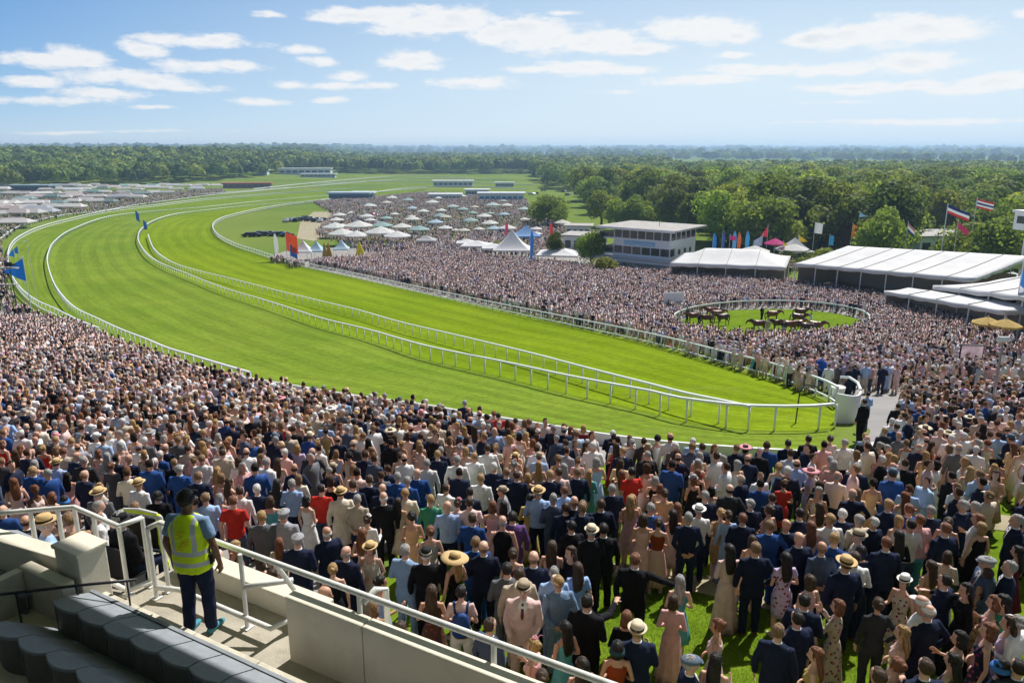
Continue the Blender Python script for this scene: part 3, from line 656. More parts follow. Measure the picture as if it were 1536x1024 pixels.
HATW={'f':'fedora','p':'trilby','w':'wide straw hat','c':'cap','k':'flat cap','b':'bucket hat','n':'fascinator'}
def describe(p):
    who='man' if gender(p['t'])=='m' else 'woman'
    c=p['col']+(' floral' if p.get('fl') else ''); s=f"{who} in {c} {GW[p['t']]}"
    if p.get('hat'): s+=f", {p['hatc']} {HATW[p['hat']]}"
    elif p['hair']=='bald': s+=', bald'
    else: s+=f", {p['hc']} {'hair' if p['hair'] in('short','thin') else {'long':'long hair','bob':'bobbed hair','bun':'hair bun','tail':'ponytail'}[p['hair']]}"
    return s
HATC={'cream':(.68,.58,.42),'white':(.8,.78,.75),'black':(.012,.012,.014),'straw':(.62,.43,.2),'grey':(.3,.3,.32),'blue-grey':(.1,.14,.19),'blue':(.05,.2,.55),'pink':(.7,.3,.35),'beige':(.42,.34,.24),'navy':(.01,.02,.06),'teal':(.02,.06,.07)}
BODYPOS={}
def place_person(p):
    P=p['P']; g=gender(p['t']); seat=p.get('seat',False)
    if g=='m' and p['hair'] in('long','bun','bob','tail'): p['hair']='short'
    o=link('person',get(('body',g,P,seat),lambda:body_mesh(g,P,seat)),None,p['skin'])
    o.location=(p['x'],p['y'],p['z']-.01-(DZ if seat else 0)); o.rotation_euler=(p.get('lean',0),0,p['rz']); s=p['sc']; w=p.get('wd',1); o.scale=(s*w,s*w,s)
    for nm,me,c in outfit(p['t'],P,p['col'],p.get('bot'),seat):
        if nm=='shoes':
            for q in(-1,1): link('shoe',get(('shoe',seat,q),lambda:shoes(seat,sides=(q,))),o,c)
            continue
        k=.85+.3*p['r']; ch=link(nm,me,o,tuple(min(.85,q*k) for q in c))
        if (p.get('fl') and nm in('dress','top','shirt')) or (p['t']=='p' and nm=='skirt'):
            me2=get(('fl',me.name),lambda:me.copy()); 
            me2.materials.clear(); me2.materials.append(M['pleat' if nm=='skirt' else 'floral']); ch.data=me2
    if p['hair']!='bald': link('hair',get(('hair',p['hair']),lambda:hairm(p['hair'])),o,H_[p['hc']])
    if p.get('hat'):
        hm,bm_=get(('hat',p['hat']),lambda:hatm(p['hat'])); h=link('hat',hm,o,HATC[p['hatc']])
        if bm_: link('hat_band',bm_,h,HATC['black'] if p['hatc']!='black' else HATC['cream'])
    tag(o,p['label'],'person',p.get('group','racegoers on the lawn and terrace')); return o
# ================================================================== who stands where
CROPS={'8':(380,740,2.954),'9':(860,740,3.606),'0':(1180,740,3.607),'7':(0,720,3.339),'6':(0,440,3.2),'1':(500,560,3.072),'5':(980,420,2.763)}
# crop x y type colour hair/hat facing pose [bottom]   (hair: s short,t thin,L long,B bob,U bun,T tail,X bald + colour letter)
HERO="""8 235 5 d white Bd -20 c
8 300 -45 v red sd 0 a
8 385 -30 c cream sb/fstraw 10 a
8 460 0 h beige sg 0 b
8 410 230 s navy tg -15 a
8 350 305 d black Ub 10 b
8 505 90 D white Uc/nwhite -10 b
8 515 215 d cream Br/fstraw 175 b
8 575 -10 s black tw 15 a
8 565 360 d light_blue Ud -60 g
8 640 15 d beige Ld 0 c
8 700 75 d peach Ud 15 b
8 672 220 s powder_blue sg -25 b
8 765 238 s black sw/pblack_x 0 b
8 785 0 h green sb 0 b
8 860 30 h light_blue Xd 0 b navy
8 905 18 d pink Uc/npink 0 a
8 957 12 h blush sb 0 b
8 972 82 s blue sb -20 b
8 985 186 s blue ss 10 b
8 1020 207 s navy ts 0 b
8 1060 28 d pink Br 0 b
8 1104 95 u black tg 0 a
8 1110 28 D black Ld 0 a
8 1148 75 s purple sd 10 a
8 890 256 d black Lb/wstraw 40 c
8 790 400 d brown Lb 0 b f
8 920 402 k blush sd 0 b
8 1050 546 s slate sb -40 c
8 1125 302 s grey sd 0 b
8 1178 322 s beige sb 0 a
8 1150 238 d maroon Ub 0 a
8 1225 -2 D yellow Ud 0 b
8 1330 -5 s slate sg 0 b
8 1385 35 s navy sb 0 b
8 1457 35 s navy ss 10 b
8 1410 115 s black sd/cnavy 20 b
8 1500 138 s black sd/pcream 0 a
8 1242 252 s navy ts 0 a
8 1325 205 d blush Lb -10 b
8 1405 230 D black Lb 120 a
8 1333 318 s light_blue sg 0 b
8 1438 300 e light_blue Lb 10 a
8 1197 388 s blush sb/pbeige 178 l
8 1352 358 s powder_blue sb/ccream 10 b
8 1482 440 s black sd -30 b
8 1382 560 d teal Ld 25 b
8 1240 640 d pink Ub/npink 60 b
8 1455 722 d brown Ld 30 b
8 1280 775 d orange Ub 0 b
9 320 0 d pink Lb 0 b
9 380 103 d pink Bb -10 b
9 462 126 p rust Ub -10 c pink
9 540 82 d blush Ld 0 b
9 625 95 s navy sg 0 b
9 682 58 h white sg/fwhite 0 g
9 800 76 e tan Ub 0 b
9 840 86 D light_blue Ub/cwhite 10 b
9 920 102 s navy sr -10 b
9 962 25 s navy sg/cwhite 0 b
9 1060 58 d beige Ub 30 b f
9 1065 138 s blue ss 0 b
9 1155 135 s navy Xs 20 b
9 970 220 d peach Bb 0 b
9 990 256 s navy ss 0 f
9 848 268 D blush Ld 0 b
9 1152 312 e lilac Ld 0 b f
9 495 -30 e peach Ub 0 b
9 50 48 s navy ts 0 b
9 150 25 s navy sg 10 b
9 165 155 s black sd 0 a
9 97 168 s black sg/pcream 10 b
9 337 316 s black sr -15 w
9 25 368 k light_blue Lb 0 b slate
9 72 543 s black sg -20 e
9 290 628 D black Br -10 b
9 348 692 s navy sb/pcream 0 g
9 240 790 d rust Bd/bteal 0 b
9 640 870 s navy sg/kblue-grey -85 b
9 775 855 d pink Ld -20 b
9 1115 698 s navy ss -30 b
9 50 880 d maroon Lb 0 b
9 1215 630 s navy sd 10 a
9 420 45 s blue sg 0 b
9 565 45 e tan Lr 0 b
9 5 10 s navy ts 0 b
9 715 -20 s navy sg 0 b
0 75 72 s navy sd 0 a
0 180 42 d peach Lb 0 b
0 133 143 d blush Lr 0 b
0 70 205 s navy Xs 10 b
0 195 256 s slate ts 0 b
0 305 78 s navy sw 0 b
0 240 103 h white sb 0 b
0 265 205 s blue sb -30 b
0 395 108 h beige sg 10 b
0 390 195 h beige sg/pbeige 60 b
0 475 122 s navy sw 20 b
0 325 336 s navy sb/fstraw 10 a
0 375 308 h white sb -10 b
0 405 275 D navy Bd/bnavy 0 b
0 545 228 s navy sr 0 b
0 610 192 D black Ld 0 b
0 608 113 d white Bb 0 b
0 675 133 h white Bd 10 b slate
0 725 108 h pink sr 15 a teal
0 555 25 s navy sb 0 b
0 665 50 s blue sr 0 b
0 785 60 s navy sg 0 b
0 880 123 d cream Uc/cwhite -30 b
0 960 30 s navy sg 30 b
0 1025 38 s charcoal sg 20 b
0 865 152 s navy sr 10 b
0 1057 150 d black Bb 10 a
0 1040 103 h white sr 40 b
0 1250 108 s navy sg 70 b
0 1255 278 d maroon Ld 40 b
0 1212 358 s navy sg 65 b
0 1090 335 s slate sg/kgrey 75 l
0 1088 398 D tan Bb 20 b f
0 975 478 D black Ld 80 e
0 640 438 d beige Ub/pwhite 115 g f
0 738 548 h white Xd/cwhite 40 b
0 770 592 s navy tg/cwhite 15 b
0 500 558 j charcoal Ub 0 f
0 103 536 s navy sd -20 c
0 280 568 D beige Br 55 d f
0 160 825 d yellow Lr 60 b
0 628 708 d blush Lb 55 c
0 940 738 d peach Bd 50 g
0 1128 546 d pink Br 65 c
0 1210 655 d lilac Lb 60 b
0 1100 695 d navy Br 60 b f
0 1258 652 h white sg/cwhite 30 b
0 600 880 d pink Ur 20 b
0 760 885 s navy sb 0 b
0 500 935 s charcoal sb 10 a
0 905 855 d grey Ld 30 b
0 1165 885 D navy Bd/bblue 30 b
0 1262 890 s charcoal sd 0 b
0 860 430 s navy sd 30 b
0 1175 540 D green Ld 70 b
7 490 35 h grey sg/fstraw 0 b
7 257 55 d pink Br 10 b
7 318 72 d blue Bd/bblue 20 b
7 700 140 s charcoal sd 0 b
7 785 50 s black sd/bblack 0 b
7 970 75 h light_blue sd 20 b
7 1025 58 h light_blue ss/cbeige 15 b
7 1098 62 d blush Bg 10 b
7 1165 72 v red Ur 0 a slate
7 1285 15 s navy sw 0 b
7 1350 75 d teal Bb 10 b
7 1308 148 s grey sb 0 b
7 1418 140 s pale_grey sg/kgrey 0 b
7 1488 264 s navy sg/kgrey 0 b
7 1200 25 h white sb 0 b
7 1460 -10 h light_blue sg 0 b
7 690 -10 h white sb/fstraw -10 b
7 1385 -10 D charcoal Ld 0 b
6 20 588 h light_blue sg 0 b
6 80 600 e blush Ub 0 b
6 150 598 D peach Lb 0 b
6 155 825 s blue sb 0 b
6 268 790 h light_blue sb/fstraw -10 b
6 365 758 s navy Xs -10 b
6 470 745 d pink Br 0 b
6 530 805 D grey Ur 0 a
6 615 768 s navy Xs 0 b
6 690 748 d beige Bb 0 b f
6 790 718 s navy ts 0 a
6 857 818 s blue sg/cwhite 0 b
6 900 722 h beige sb 10 b
6 967 770 h white ss 0 b
6 1068 742 s beige sb 0 b
6 950 850 s navy ss 0 b
6 495 500 h white sg 0 b light_blue
6 610 525 D white Lr 10 c
6 660 490 s black sg 0 k
6 560 513 s black sd 0 a
6 437 474 s black sb 0 a
6 375 283 h white sg 0 b light_blue
6 175 365 s navy sg 0 k
6 207 498 s blue sb 0 a
6 112 340 s blue sg 0 b
6 830 522 s navy sg 0 a
6 890 540 s navy sb -10 b
6 738 540 s black ss 0 b
6 1032 498 s navy sg 0 b
6 340 688 h white sb 10 b
6 265 680 s charcoal sb 0 b
6 460 668 h white sg/pwhite -10 b
6 975 648 h grey sb -10 b
6 1045 668 D cream Bg 0 b
6 8 700 d red Br -20 c
6 430 370 h white sb 0 b
6 110 548 s navy sg 10 b
6 20 420 s blue sb 0 b
6 760 660 d navy Bd -10 b
6 320 545 D pink Ub 20 b
6 930 625 d pink Lb 0 b
6 1100 880 d maroon Lb -20 b
6 300 735 h beige sr 20 b
1 165 463 s navy sb 0 b
1 225 505 s navy Xs 0 c
1 90 485 s navy sb 0 b
1 295 450 s blue sg 0 b
1 340 470 s blue sg 0 b
1 385 435 s blue Xs 0 a
1 330 525 h cream sb 10 a
1 430 390 h white sg 0 a white
1 480 350 s navy sb 0 b
1 570 373 h white sg 0 a
1 650 360 h white sb 0 b
1 680 458 h white sb -10 b
1 740 405 s navy sw 0 a
1 797 430 s navy ss 10 b
1 845 445 s navy sb 0 a
1 710 322 h white sb 10 b
1 760 178 v red sd 0 b
1 895 455 d navy Bb/cpink 0 b
1 945 518 h light_blue sg/fstraw -10 b
1 1065 513 h light_blue sr 0 b
1 1125 430 s navy ss 0 b
1 1000 440 s navy sb 0 b
1 1040 430 h blush sb 0 b
1 1285 505 s navy sg 0 b
1 1330 440 d white Lr 0 b
1 1375 428 v red sd 10 b
1 1150 580 s navy ss 0 b
1 1235 573 s navy sb 0 b
1 1370 558 d pink Lb 0 b
1 610 335 d blush Bb 0 b
1 605 120 s navy sg 0 b
1 450 230 h cream sb 0 b
1 1335 335 s navy sb 0 b
5 645 640 s black sd 0 c
5 560 657 s navy sd -10 a
5 735 640 e blush Ub 0 b
5 795 655 h white sg 10 a
5 880 630 D light_blue Ub -20 b
5 960 608 s charcoal sb 0 a
5 890 460 h light_blue sd 10 b slate
5 875 490 s black sd 30 a
5 1470 450 D red Bd 60 b
5 1385 270 s black sd 0 b
5 1010 590 s blue sb 0 b
"""
HC={'b':'blond','d':'dark','g':'grey','w':'white','r':'red','s':'sandy','c':'brown'}
HK={'s':'short','t':'thin','L':'long','B':'bob','U':'bun','T':'tail','X':'bald'}
people=[]
for ln in HERO.strip().split('\n'):
    q=ln.split(); cr=CROPS[q[0]]; px=cr[0]+float(q[1])/cr[2]; py=cr[1]+float(q[2])/cr[2]
    fl='f' in q[8:]; rest=[w for w in q[8:] if w!='f']
    hr,_,hat=q[5].partition('/'); g=gender(q[3]); r=random.random()
    hc={'b':'brown'}.get(hr[1]) if (hr[1]=='b' and random.random()<.55) else None
    hc=hc or HC.get(hr[1],'sandy'); 
    hk,hcol=(hat[0],hat[1:].replace('_x','')) if hat else (None,None)
    sc=(1.01 if g=='m' else .945)*random.uniform(.965,1.03)
    h=1.79*sc; p=at(px,py,h)
    sk=SK[4] if q[5].startswith('Bd') and r<.2 else random.choice(SK[:4])
    people.append(dict(x=p.x,y=p.y,z=p.z,t=q[3],col=q[4].replace('_',' '),hair=HK[hr[0]],hc=hc,hat=hk,hatc=hcol,rz=R(float(q[6])+random.uniform(-6,6)),P=q[7],bot=rest[0].replace('_',' ') if rest else None,fl=fl,sc=sc,r=random.random(),skin=sk,hero=True,px=px,py=py))
nh=len(people)
for p in people:
    if p['P']=='b' and random.random()<.5:
        p['P']=random.choice('aackfg' if gender(p['t'])=='m' else 'accg')
# ---- random filling of the rest, on real ground inside outlines seen in the photo
def inpoly(px,py,poly):
    px=np.asarray(px);py=np.asarray(py); c=np.zeros(px.shape,bool); n=len(poly)
    for i in range(n):
        x1,y1=poly[i];x2,y2=poly[(i+1)%n]
        k=((y1>py)!=(y2>py)); xi=(x2-x1)*(py-y1)/(y2-y1+1e-12)+x1; c^=k&(px<xi)
    return c
ZF=[(-260,455),(0,463),(60,466),(120,478),(170,500),(230,520),(300,541),(370,556),(440,569),(540,584),(640,597),(700,607),(830,626),(900,640),(1000,652),(1100,660),(1200,664),(1285,664),(1330,640),(1350,612),(1318,604),(1290,590),(1275,578),(1320,560),(1700,560),(1760,1240),(300,1240),(-300,1240)]
ZR=[(404,383),(420,379),(435,392),(480,384),(560,378),(640,368),(700,374),(760,380),(900,394),(1000,400),(1050,406),(1180,413),(1330,436),(1420,462),(1536,492),(1700,515),(1700,640),(1310,606),(1290,590),(1266,578),(1256,566),(1234,556),(1157,532),(1063,509),(980,489),(900,473),(839,461),(742,442),(660,425),(579,408),(498,392),(440,386)]
def paddock(px,py):
    return (((px-1152)/148)**2+((py-490)/30.0)**2)<1
HOLES=[[(885,825),(955,800),(985,860),(1005,900),(1070,905),(1075,960),(1180,935),(1200,1000),(1180,1045),(1060,1060),(1000,960),(905,915)],
       [(1478,772),(1515,770),(1512,850),(1480,830)],[(470,800),(500,790),(510,835),(480,840)]]
def fill(n_area,x0,x1,y0,y1,poly,rad,dens_fn=None,ex=None,maxn=20000):
    X=rng.uniform(x0,x1,n_area);Y=rng.uniform(y0,y1,n_area); Z=zg(X,Y); px,py=proj(X,Y,Z+1.75); fx,fy=proj(X,Y,Z+.6)
    k=inpoly(px,py,poly)&(px>-170)&(px<1740)&(fy<1110)
    if ex is not None:k&=~ex(px,py,X,Y)
    return X[k],Y[k],Z[k],px[k],py[k]
cell={}
def key(x,y):return(int(math.floor(x/1.0)),int(math.floor(y/1.0)))
def free(x,y,r):
    a,b=key(x,y)
    for i in(-1,0,1):
        for j in(-1,0,1):
            for (u,v,w) in cell.get((a+i,b+j),()):
                rr=max(r,w) if w>.5 else (r+w)/2
                if (u-x)**2+(v-y)**2<rr*rr: return False
    return True
for p in people: cell.setdefault(key(p['x'],p['y']),[]).append((p['x'],p['y'],.56))
RAIL_U=Vector((.875,-.485)); RAIL_A=Vector((-3.74,7.83))
def behind_stand(X,Y,m=.75):
    # distance beyond the handrail line
    return (X-RAIL_A.x)*.485+(Y-RAIL_A.y)*.875<m
def exF(px,py,X,Y):
    e=behind_stand(X,Y)
    for h in HOLES[:2]: e|=inpoly(*proj(X,Y,zg(X,Y)),h)|inpoly(*proj(X,Y,zg(X,Y)+1.72),h)
    e|=inpoly(*proj(X,Y,zg(X,Y)+.9),HOLES[2])
    e|=inpoly(*proj(X,Y,zg(X,Y)),[(1240,598),(1348,598),(1352,640),(1325,690),(1290,702),(1235,670)])
    u=(X+3.74)*.8746-(Y-7.83)*.4848; v=(X+3.74)*.4848+(Y-7.83)*.8746; e|=((u<-.8)&(u>-3.3)&(v<1.65))|((u<-.8)&(v<.85))
    return e
sites=[]
def scatter(n,x0,x1,y0,y1,poly,radf,ex):
    X,Y,Z,px,py=fill(n,x0,x1,y0,y1,poly,0,ex=ex)
    for x,y,z,a,b in zip(X,Y,Z,px,py):
        r=radf(x,y,a,b)
        if r and free(x,y,r):
            cell.setdefault(key(x,y),[]).append((x,y,min(r,.5))); sites.append((x,y,z,a,b))
def radF(x,y,px,py):
    if y<16: return .72
    n=math.sin(x*.42+1.3*math.sin(y*.31))*math.cos(y*.5+.7*math.sin(x*.3)); b=.58 if y<20 else (.52 if px>1250 else .41)
    return b*(1+.28*max(0,n)) if n<.82 else (None if random.random()<.7 else b)
scatter(45000,-30,30,6,30,ZF,radF,exF)
scatter(110000,-75,75,30,80,ZF,lambda x,y,a,b:.46 if not(a>1340 and b<640 and random.random()<.35) else None,exF)
def exR(px,py,X,Y):
    fx,fy=proj(X,Y,zg(X,Y)); e=((fx-1156)/148)**2+((fy-490)/28.0)**2<1
    e|=inpoly(fx,fy,[(1400,505),(1460,498),(1540,520),(1600,560),(1540,600),(1470,575),(1420,560)]) & (rng.random(len(px))<.72)
    e|=inpoly(fx,fy,[(1290,595),(1345,598),(1345,640),(1310,690),(1270,690)])
    return e
scatter(210000,-60,130,40,200,ZR,lambda x,y,a,b:.54 if y<90 else .6,exR)
nmain=len(sites)
# picnic field, left enclosure: looser crowds
ZT=[(560,372),(470,345),(500,318),(470,300),(640,286),(790,296),(800,320),(900,345),(860,372),(760,378),(640,366)]
ZL=[(-20,470),(-20,282),(60,284),(250,285),(330,281),(340,286),(254,298),(203,305),(152,314),(102,319),(51,329),(20,341),(4,356),(0,390)]
scatter(60000,-110,40,170,520,ZT,lambda x,y,a,b:.9,lambda px,py,X,Y:rng.random(len(px))<.3)
scatter(90000,-420,-60,110,600,ZL,lambda x,y,a,b:1.0,lambda px,py,X,Y:rng.random(len(px))<.35)
ZM=[(-10,350),(6,352),(12,380),(10,420),(25,445),(75,466),(20,460),(-20,455)]
scatter(9000,-140,-40,70,170,ZM,lambda x,y,a,b:.8,None)
scatter(20000,20,80,105,190,[(1005,384),(1100,380),(1180,384),(1215,394),(1180,402),(1100,400),(1000,398)],lambda x,y,a,b:1.3,None)
scatter(9000,-30,0,130,175,[(405,350),(470,352),(500,366),(450,380),(404,383)],lambda x,y,a,b:1.6,None)
print('sites',nmain,len(sites),'heroes',nh)
MC=['navy']*20+['black']*8+['white']*5+['charcoal']*5+['slate']*5+['grey']*5+['blue']*5+['pale grey']*3+['beige']*3+['light blue']*2
SC=['white']*12+['light blue']*5+['blush']*6+['beige']*3+['cream']*3+['grey']*2+['pink']*2
WC=['blush']*12+['pink']*12+['cream']*8+['white']*6+['beige']*5+['peach']*5+['navy']*4+['black']*5+['red']*2+['hot pink']*1+['light blue']*2+['lilac']*2+['tan']*2+['yellow']*1+['teal']*1+['maroon']*2+['green']*1
LOOKS=[('s','b','short',None),('s','a','short',None),('s','f','thin',None),('s','b','thin','c'),('s','b','short','p'),('h','b','short',None),('h','a','thin',None),('v','b','short','c'),('d','b','long',None),('d','b','bob',None),('d','c','bun',None),('D','b','bob',None),('D','b','long',None),('e','b','bun','n'),('e','b','bob','w'),('d','b','bob','p')]
LW_=np.array([22,12,8,3,3,9,6,2,10,9,7,6,5,4,2,3],float); LW_/=LW_.sum()
def rand_person(x,y,z,px,py,far):
    li=int(rng.choice(len(LOOKS),p=LW_)); t,P,hair,hat=LOOKS[li]; g=gender(t)
    if g=='m' and t=='s' and random.random()<(.34 if far else .1 if y>20 else 0): 
        li=5 if random.random()<.5 else 9; t,P,hair,hat=LOOKS[li]; g=gender(t)
    col=random.choice(MC if t=='s' else SC if t in'hv' else WC)
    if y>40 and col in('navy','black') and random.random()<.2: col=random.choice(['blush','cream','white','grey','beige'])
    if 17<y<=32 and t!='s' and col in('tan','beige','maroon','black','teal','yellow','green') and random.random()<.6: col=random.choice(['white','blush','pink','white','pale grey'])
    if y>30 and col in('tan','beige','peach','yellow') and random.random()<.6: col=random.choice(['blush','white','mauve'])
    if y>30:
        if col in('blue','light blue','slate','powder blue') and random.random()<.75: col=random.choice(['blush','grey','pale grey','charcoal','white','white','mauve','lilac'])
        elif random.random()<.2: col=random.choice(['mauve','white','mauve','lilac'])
    hc=random.choice(['grey','brown','brown','dark','sandy','white'] if g=='m' else ['brown','brown','blond','blond','dark','red','sandy','grey'] if y<30 else ['brown','blond','blond','dark','sandy','grey','grey','white'])
    a=random.gauss(0,24) if random.random()<.8 else random.uniform(-180,180)
    if px>1350 and py>850: a+=40
    # towards the track / ring
    return dict(x=x,y=y,z=z,t=t,col=col,hair=hair,hc=hc,hat=hat,hatc=random.choice(['cream','white','beige','straw','grey','pink','blue-grey']) if hat else None,rz=R(a),P=P if random.random()<.6 or not hat else 'b',bot=(random.choice(['navy','charcoal','beige','slate']) if t in'hv' else None),fl=False,sc=(1.0 if g=='m' else .93)*random.uniform(.93,1.05),r=random.random(),skin=random.choice(SK[:4]) if random.random()<.93 else random.choice(SK),px=px,py=py,look=li)
rest=[]
for i,(x,y,z,a,b) in enumerate(sites): rest.append(rand_person(x,y,z,a,b,y>45))
vis=[p for p in rest if p['x']**2+p['y']**2<26**2 and -10<p['px']<1546 and p['py']<1015]
vis.sort(key=lambda p:p['x']**2+p['y']**2)
hv=[p for p in people if -30<p['px']<1560 and p['py']<1035]
npick=300-len(hv)-5
pick=vis[:max(0,npick)]; pid=set(id(p) for p in pick)
crowd=[p for p in rest if id(p) not in pid and (p['py']<1040 or p['y']>12)]
for p in pick:
    g=gender(p['t'])
    if p['t']=='s' and random.random()<.3:p['P']=random.choice(['a','c','f','k'])
    p['wd']=random.uniform(.95,1.1) if g=='m' else random.uniform(.92,1.05)
people=hv+pick
for p in people: p.setdefault('wd',random.uniform(.97,1.1) if gender(p['t'])=='m' else random.uniform(.94,1.04))
# labels: look first, then a neighbour one can find
for p in people:p['base']=describe(p)
def short(p): return ('man' if gender(p['t'])=='m' else 'woman')+' in '+p['col']+(' with '+HATC_W(p) if p.get('hat') else '')
def HATC_W(p): return f"{p['hatc']} {HATW[p['hat']]}"
from collections import Counter
cnt=Counter(p['base'] for p in people); used=set()
scnt=Counter(short(p) for p in people)
for p in people:
    if cnt[p['base']]==1: p['label']=p['base']; used.add(p['label'])
for p in people:
    if 'label' in p: continue
    nb=sorted((q for q in people if q is not p),key=lambda q:((q['px']-p['px'])**2+(q['py']-p['py'])**2+ (4000 if scnt[short(q)]>6 else 0)))[:14]
    for q in nb:
        dx=q['px']-p['px'];dy=q['py']-p['py']
        rel='left of' if dx>abs(dy) else 'right of' if -dx>abs(dy) else ('behind' if dy>0 else 'in front of')
        l=f"{p['base']}, {rel} {short(q)}".replace(' with hair','')
        if len(l.split())<=16 and l not in used: p['label']=l; used.add(l); break
    else: p['label']=p['base']
    if p['label']==p['base']: print('dup label',p['base'])
for p in people: place_person(p)
# ---- the rest of the crowd: one mesh
def look_mesh(li):
    t,P,hair,hat=LOOKS[li]; g=gender(t); parts=[(get(('body',g,P,False),lambda:body_mesh(g,P,False)),0)]
    for nm,me,c in outfit(t,P,'navy'):
        parts.append((me,{'jacket':2,'shirt':2,'top':2,'dress':2,'skirt':3,'trousers':3,'shirt_collar':4,'tie':7,'shoes':6}[nm]))
    parts.append((get(('hair',hair),lambda:hairm(hair)),1))
    if hat:
        h,b=get(('hat',hat),lambda:hatm(hat)); parts.append((h,5))
    return parts
def lod(li,tot):
    parts=look_mesh(li); V=[];Fc=[];S=[];off=0
    wts={0:.3,1:.12,2:.3,3:.18,4:.0,5:.1,6:.04,7:0}
    if tot<200: wts={0:.3,1:.16,2:.34,3:.16,4:0,5:.14,6:0,7:0}
    for me,sl in parts:
        if wts[sl]==0: continue
        d=decim(me,max(8,tot*wts[sl])); d.calc_loop_triangles(); n=len(d.vertices); co=np.zeros(n*3,np.float32); d.vertices.foreach_get('co',co)
        m=len(d.loop_triangles); tr=np.zeros(m*3,np.int32); d.loop_triangles.foreach_get('vertices',tr)
        V.append(co.reshape(-1,3));Fc.append(tr.reshape(-1,3)+off);S.append(np.full(m,sl));off+=n; bpy.data.meshes.remove(d)
    return np.concatenate(V),np.concatenate(Fc),np.concatenate(S)
def merge(plist,tot):
    AV=[];AF=[];AC=[];off=0; by={}
    for p in plist: by.setdefault(p['look'],[]).append(p)
    for li,ps in by.items():
        V,T,S=lod(li,tot); n=len(ps)
        x=np.array([p['x'] for p in ps]);y=np.array([p['y'] for p in ps]);z=np.array([p['z'] for p in ps]);a=np.array([p['rz'] for p in ps]);s=np.array([p['sc'] for p in ps]); w=s*rng.uniform(.93,1.1,n)
        c,q=np.cos(a),np.sin(a); vx=V[None,:,0]*w[:,None];vy=V[None,:,1]*w[:,None];vz=V[None,:,2]*s[:,None]
        O=np.stack([vx*c[:,None]-vy*q[:,None]+x[:,None],vx*q[:,None]+vy*c[:,None]+y[:,None],vz+z[:,None]],-1)
        AV.append(O.reshape(-1,3).astype(np.float32)); AF.append((T[None]+(np.arange(n)*len(V))[:,None,None]+off).reshape(-1,3)); off+=n*len(V)
        pal=np.zeros((n,8,4),np.float32); pal[...,3]=1
        for i,p in enumerate(ps):
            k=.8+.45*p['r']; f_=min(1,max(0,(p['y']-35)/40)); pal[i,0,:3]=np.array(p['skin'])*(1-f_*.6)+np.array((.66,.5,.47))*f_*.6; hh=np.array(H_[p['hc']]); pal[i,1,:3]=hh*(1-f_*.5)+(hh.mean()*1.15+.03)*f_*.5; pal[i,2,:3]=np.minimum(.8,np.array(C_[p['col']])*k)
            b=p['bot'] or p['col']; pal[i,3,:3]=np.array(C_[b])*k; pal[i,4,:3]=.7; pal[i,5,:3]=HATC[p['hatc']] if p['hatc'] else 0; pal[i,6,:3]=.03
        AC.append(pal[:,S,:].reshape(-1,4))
    return np.concatenate(AV),np.concatenate(AF),np.concatenate(AC)
for p in people: pass
near=[p for p in crowd if math.hypot(p['x'],p['y'])<30]; midl=[p for p in crowd if 30<=math.hypot(p['x'],p['y'])<62]; farl=[p for p in crowd if math.hypot(p['x'],p['y'])>=62]
print('crowd',len(near),len(midl),len(farl),'individual',len(people))
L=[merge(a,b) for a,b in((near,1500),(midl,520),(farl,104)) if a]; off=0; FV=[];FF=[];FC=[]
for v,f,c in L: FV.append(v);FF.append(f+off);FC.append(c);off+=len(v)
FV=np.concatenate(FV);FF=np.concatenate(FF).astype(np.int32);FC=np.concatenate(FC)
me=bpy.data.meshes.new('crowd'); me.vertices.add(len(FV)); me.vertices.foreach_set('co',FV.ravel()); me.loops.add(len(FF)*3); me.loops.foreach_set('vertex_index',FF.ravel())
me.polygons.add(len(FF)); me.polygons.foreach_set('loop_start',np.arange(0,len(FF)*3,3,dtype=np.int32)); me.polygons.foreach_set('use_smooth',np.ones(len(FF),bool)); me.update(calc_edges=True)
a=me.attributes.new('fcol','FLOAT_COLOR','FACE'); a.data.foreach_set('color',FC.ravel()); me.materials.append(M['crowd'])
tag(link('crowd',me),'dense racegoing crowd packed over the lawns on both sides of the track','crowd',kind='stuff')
print('crowd tris',len(FF))
# ================================================================== the grandstand corner in front
UA=Vector((.8746,-.4848,0)); VA=Vector((.4848,.8746,0)); RZ=math.atan2(UA.y,UA.x)
def S(u,v,g): p=Vector((-3.74,7.83,0))+UA*u+VA*v; return Vector((p.x,p.y,CZ-g))
def sbox(mb,u0,u1,v0,v1,g0,g1,mi=0):
    "box in stand axes; g0 top drop, g1 bottom drop"
    c=S((u0+u1)/2,(v0+v1)/2,(g0+g1)/2); mb.box(c,(abs(u1-u0),abs(v1-v0),abs(g1-g0)),RZ,mi); return mb
def tagbev(o,w=.012):
    b=o.modifiers.new('b','BEVEL'); b.width=w; b.segments=2; b.limit_method='ANGLE'; return o
# floor slabs that step up towards the back of the stand
mb=MB(); sbox(mb,-1.12,9,-.62,.36,5.35,9.5); sbox(mb,-7.5,-1.125,-.62,-.4,5.35,9.5); tagbev(tag(mb.build('stand_floor',M['deck']),kind='structure'))
mb=MB()
for k,(v0,v1,g) in enumerate([(-1.9,-.78,5.22),(-2.7,-1.905,5.19),(-3.4,-2.705,4.6),(-4.0,-3.405,3.8),(-4.8,-4.005,3.0),(-8,-4.805,1.75)]): sbox(mb,-7.5,9,v0,v1,g,9.5)
tagbev(tag(mb.build('stand_steps',M['concrete']),kind='structure'))
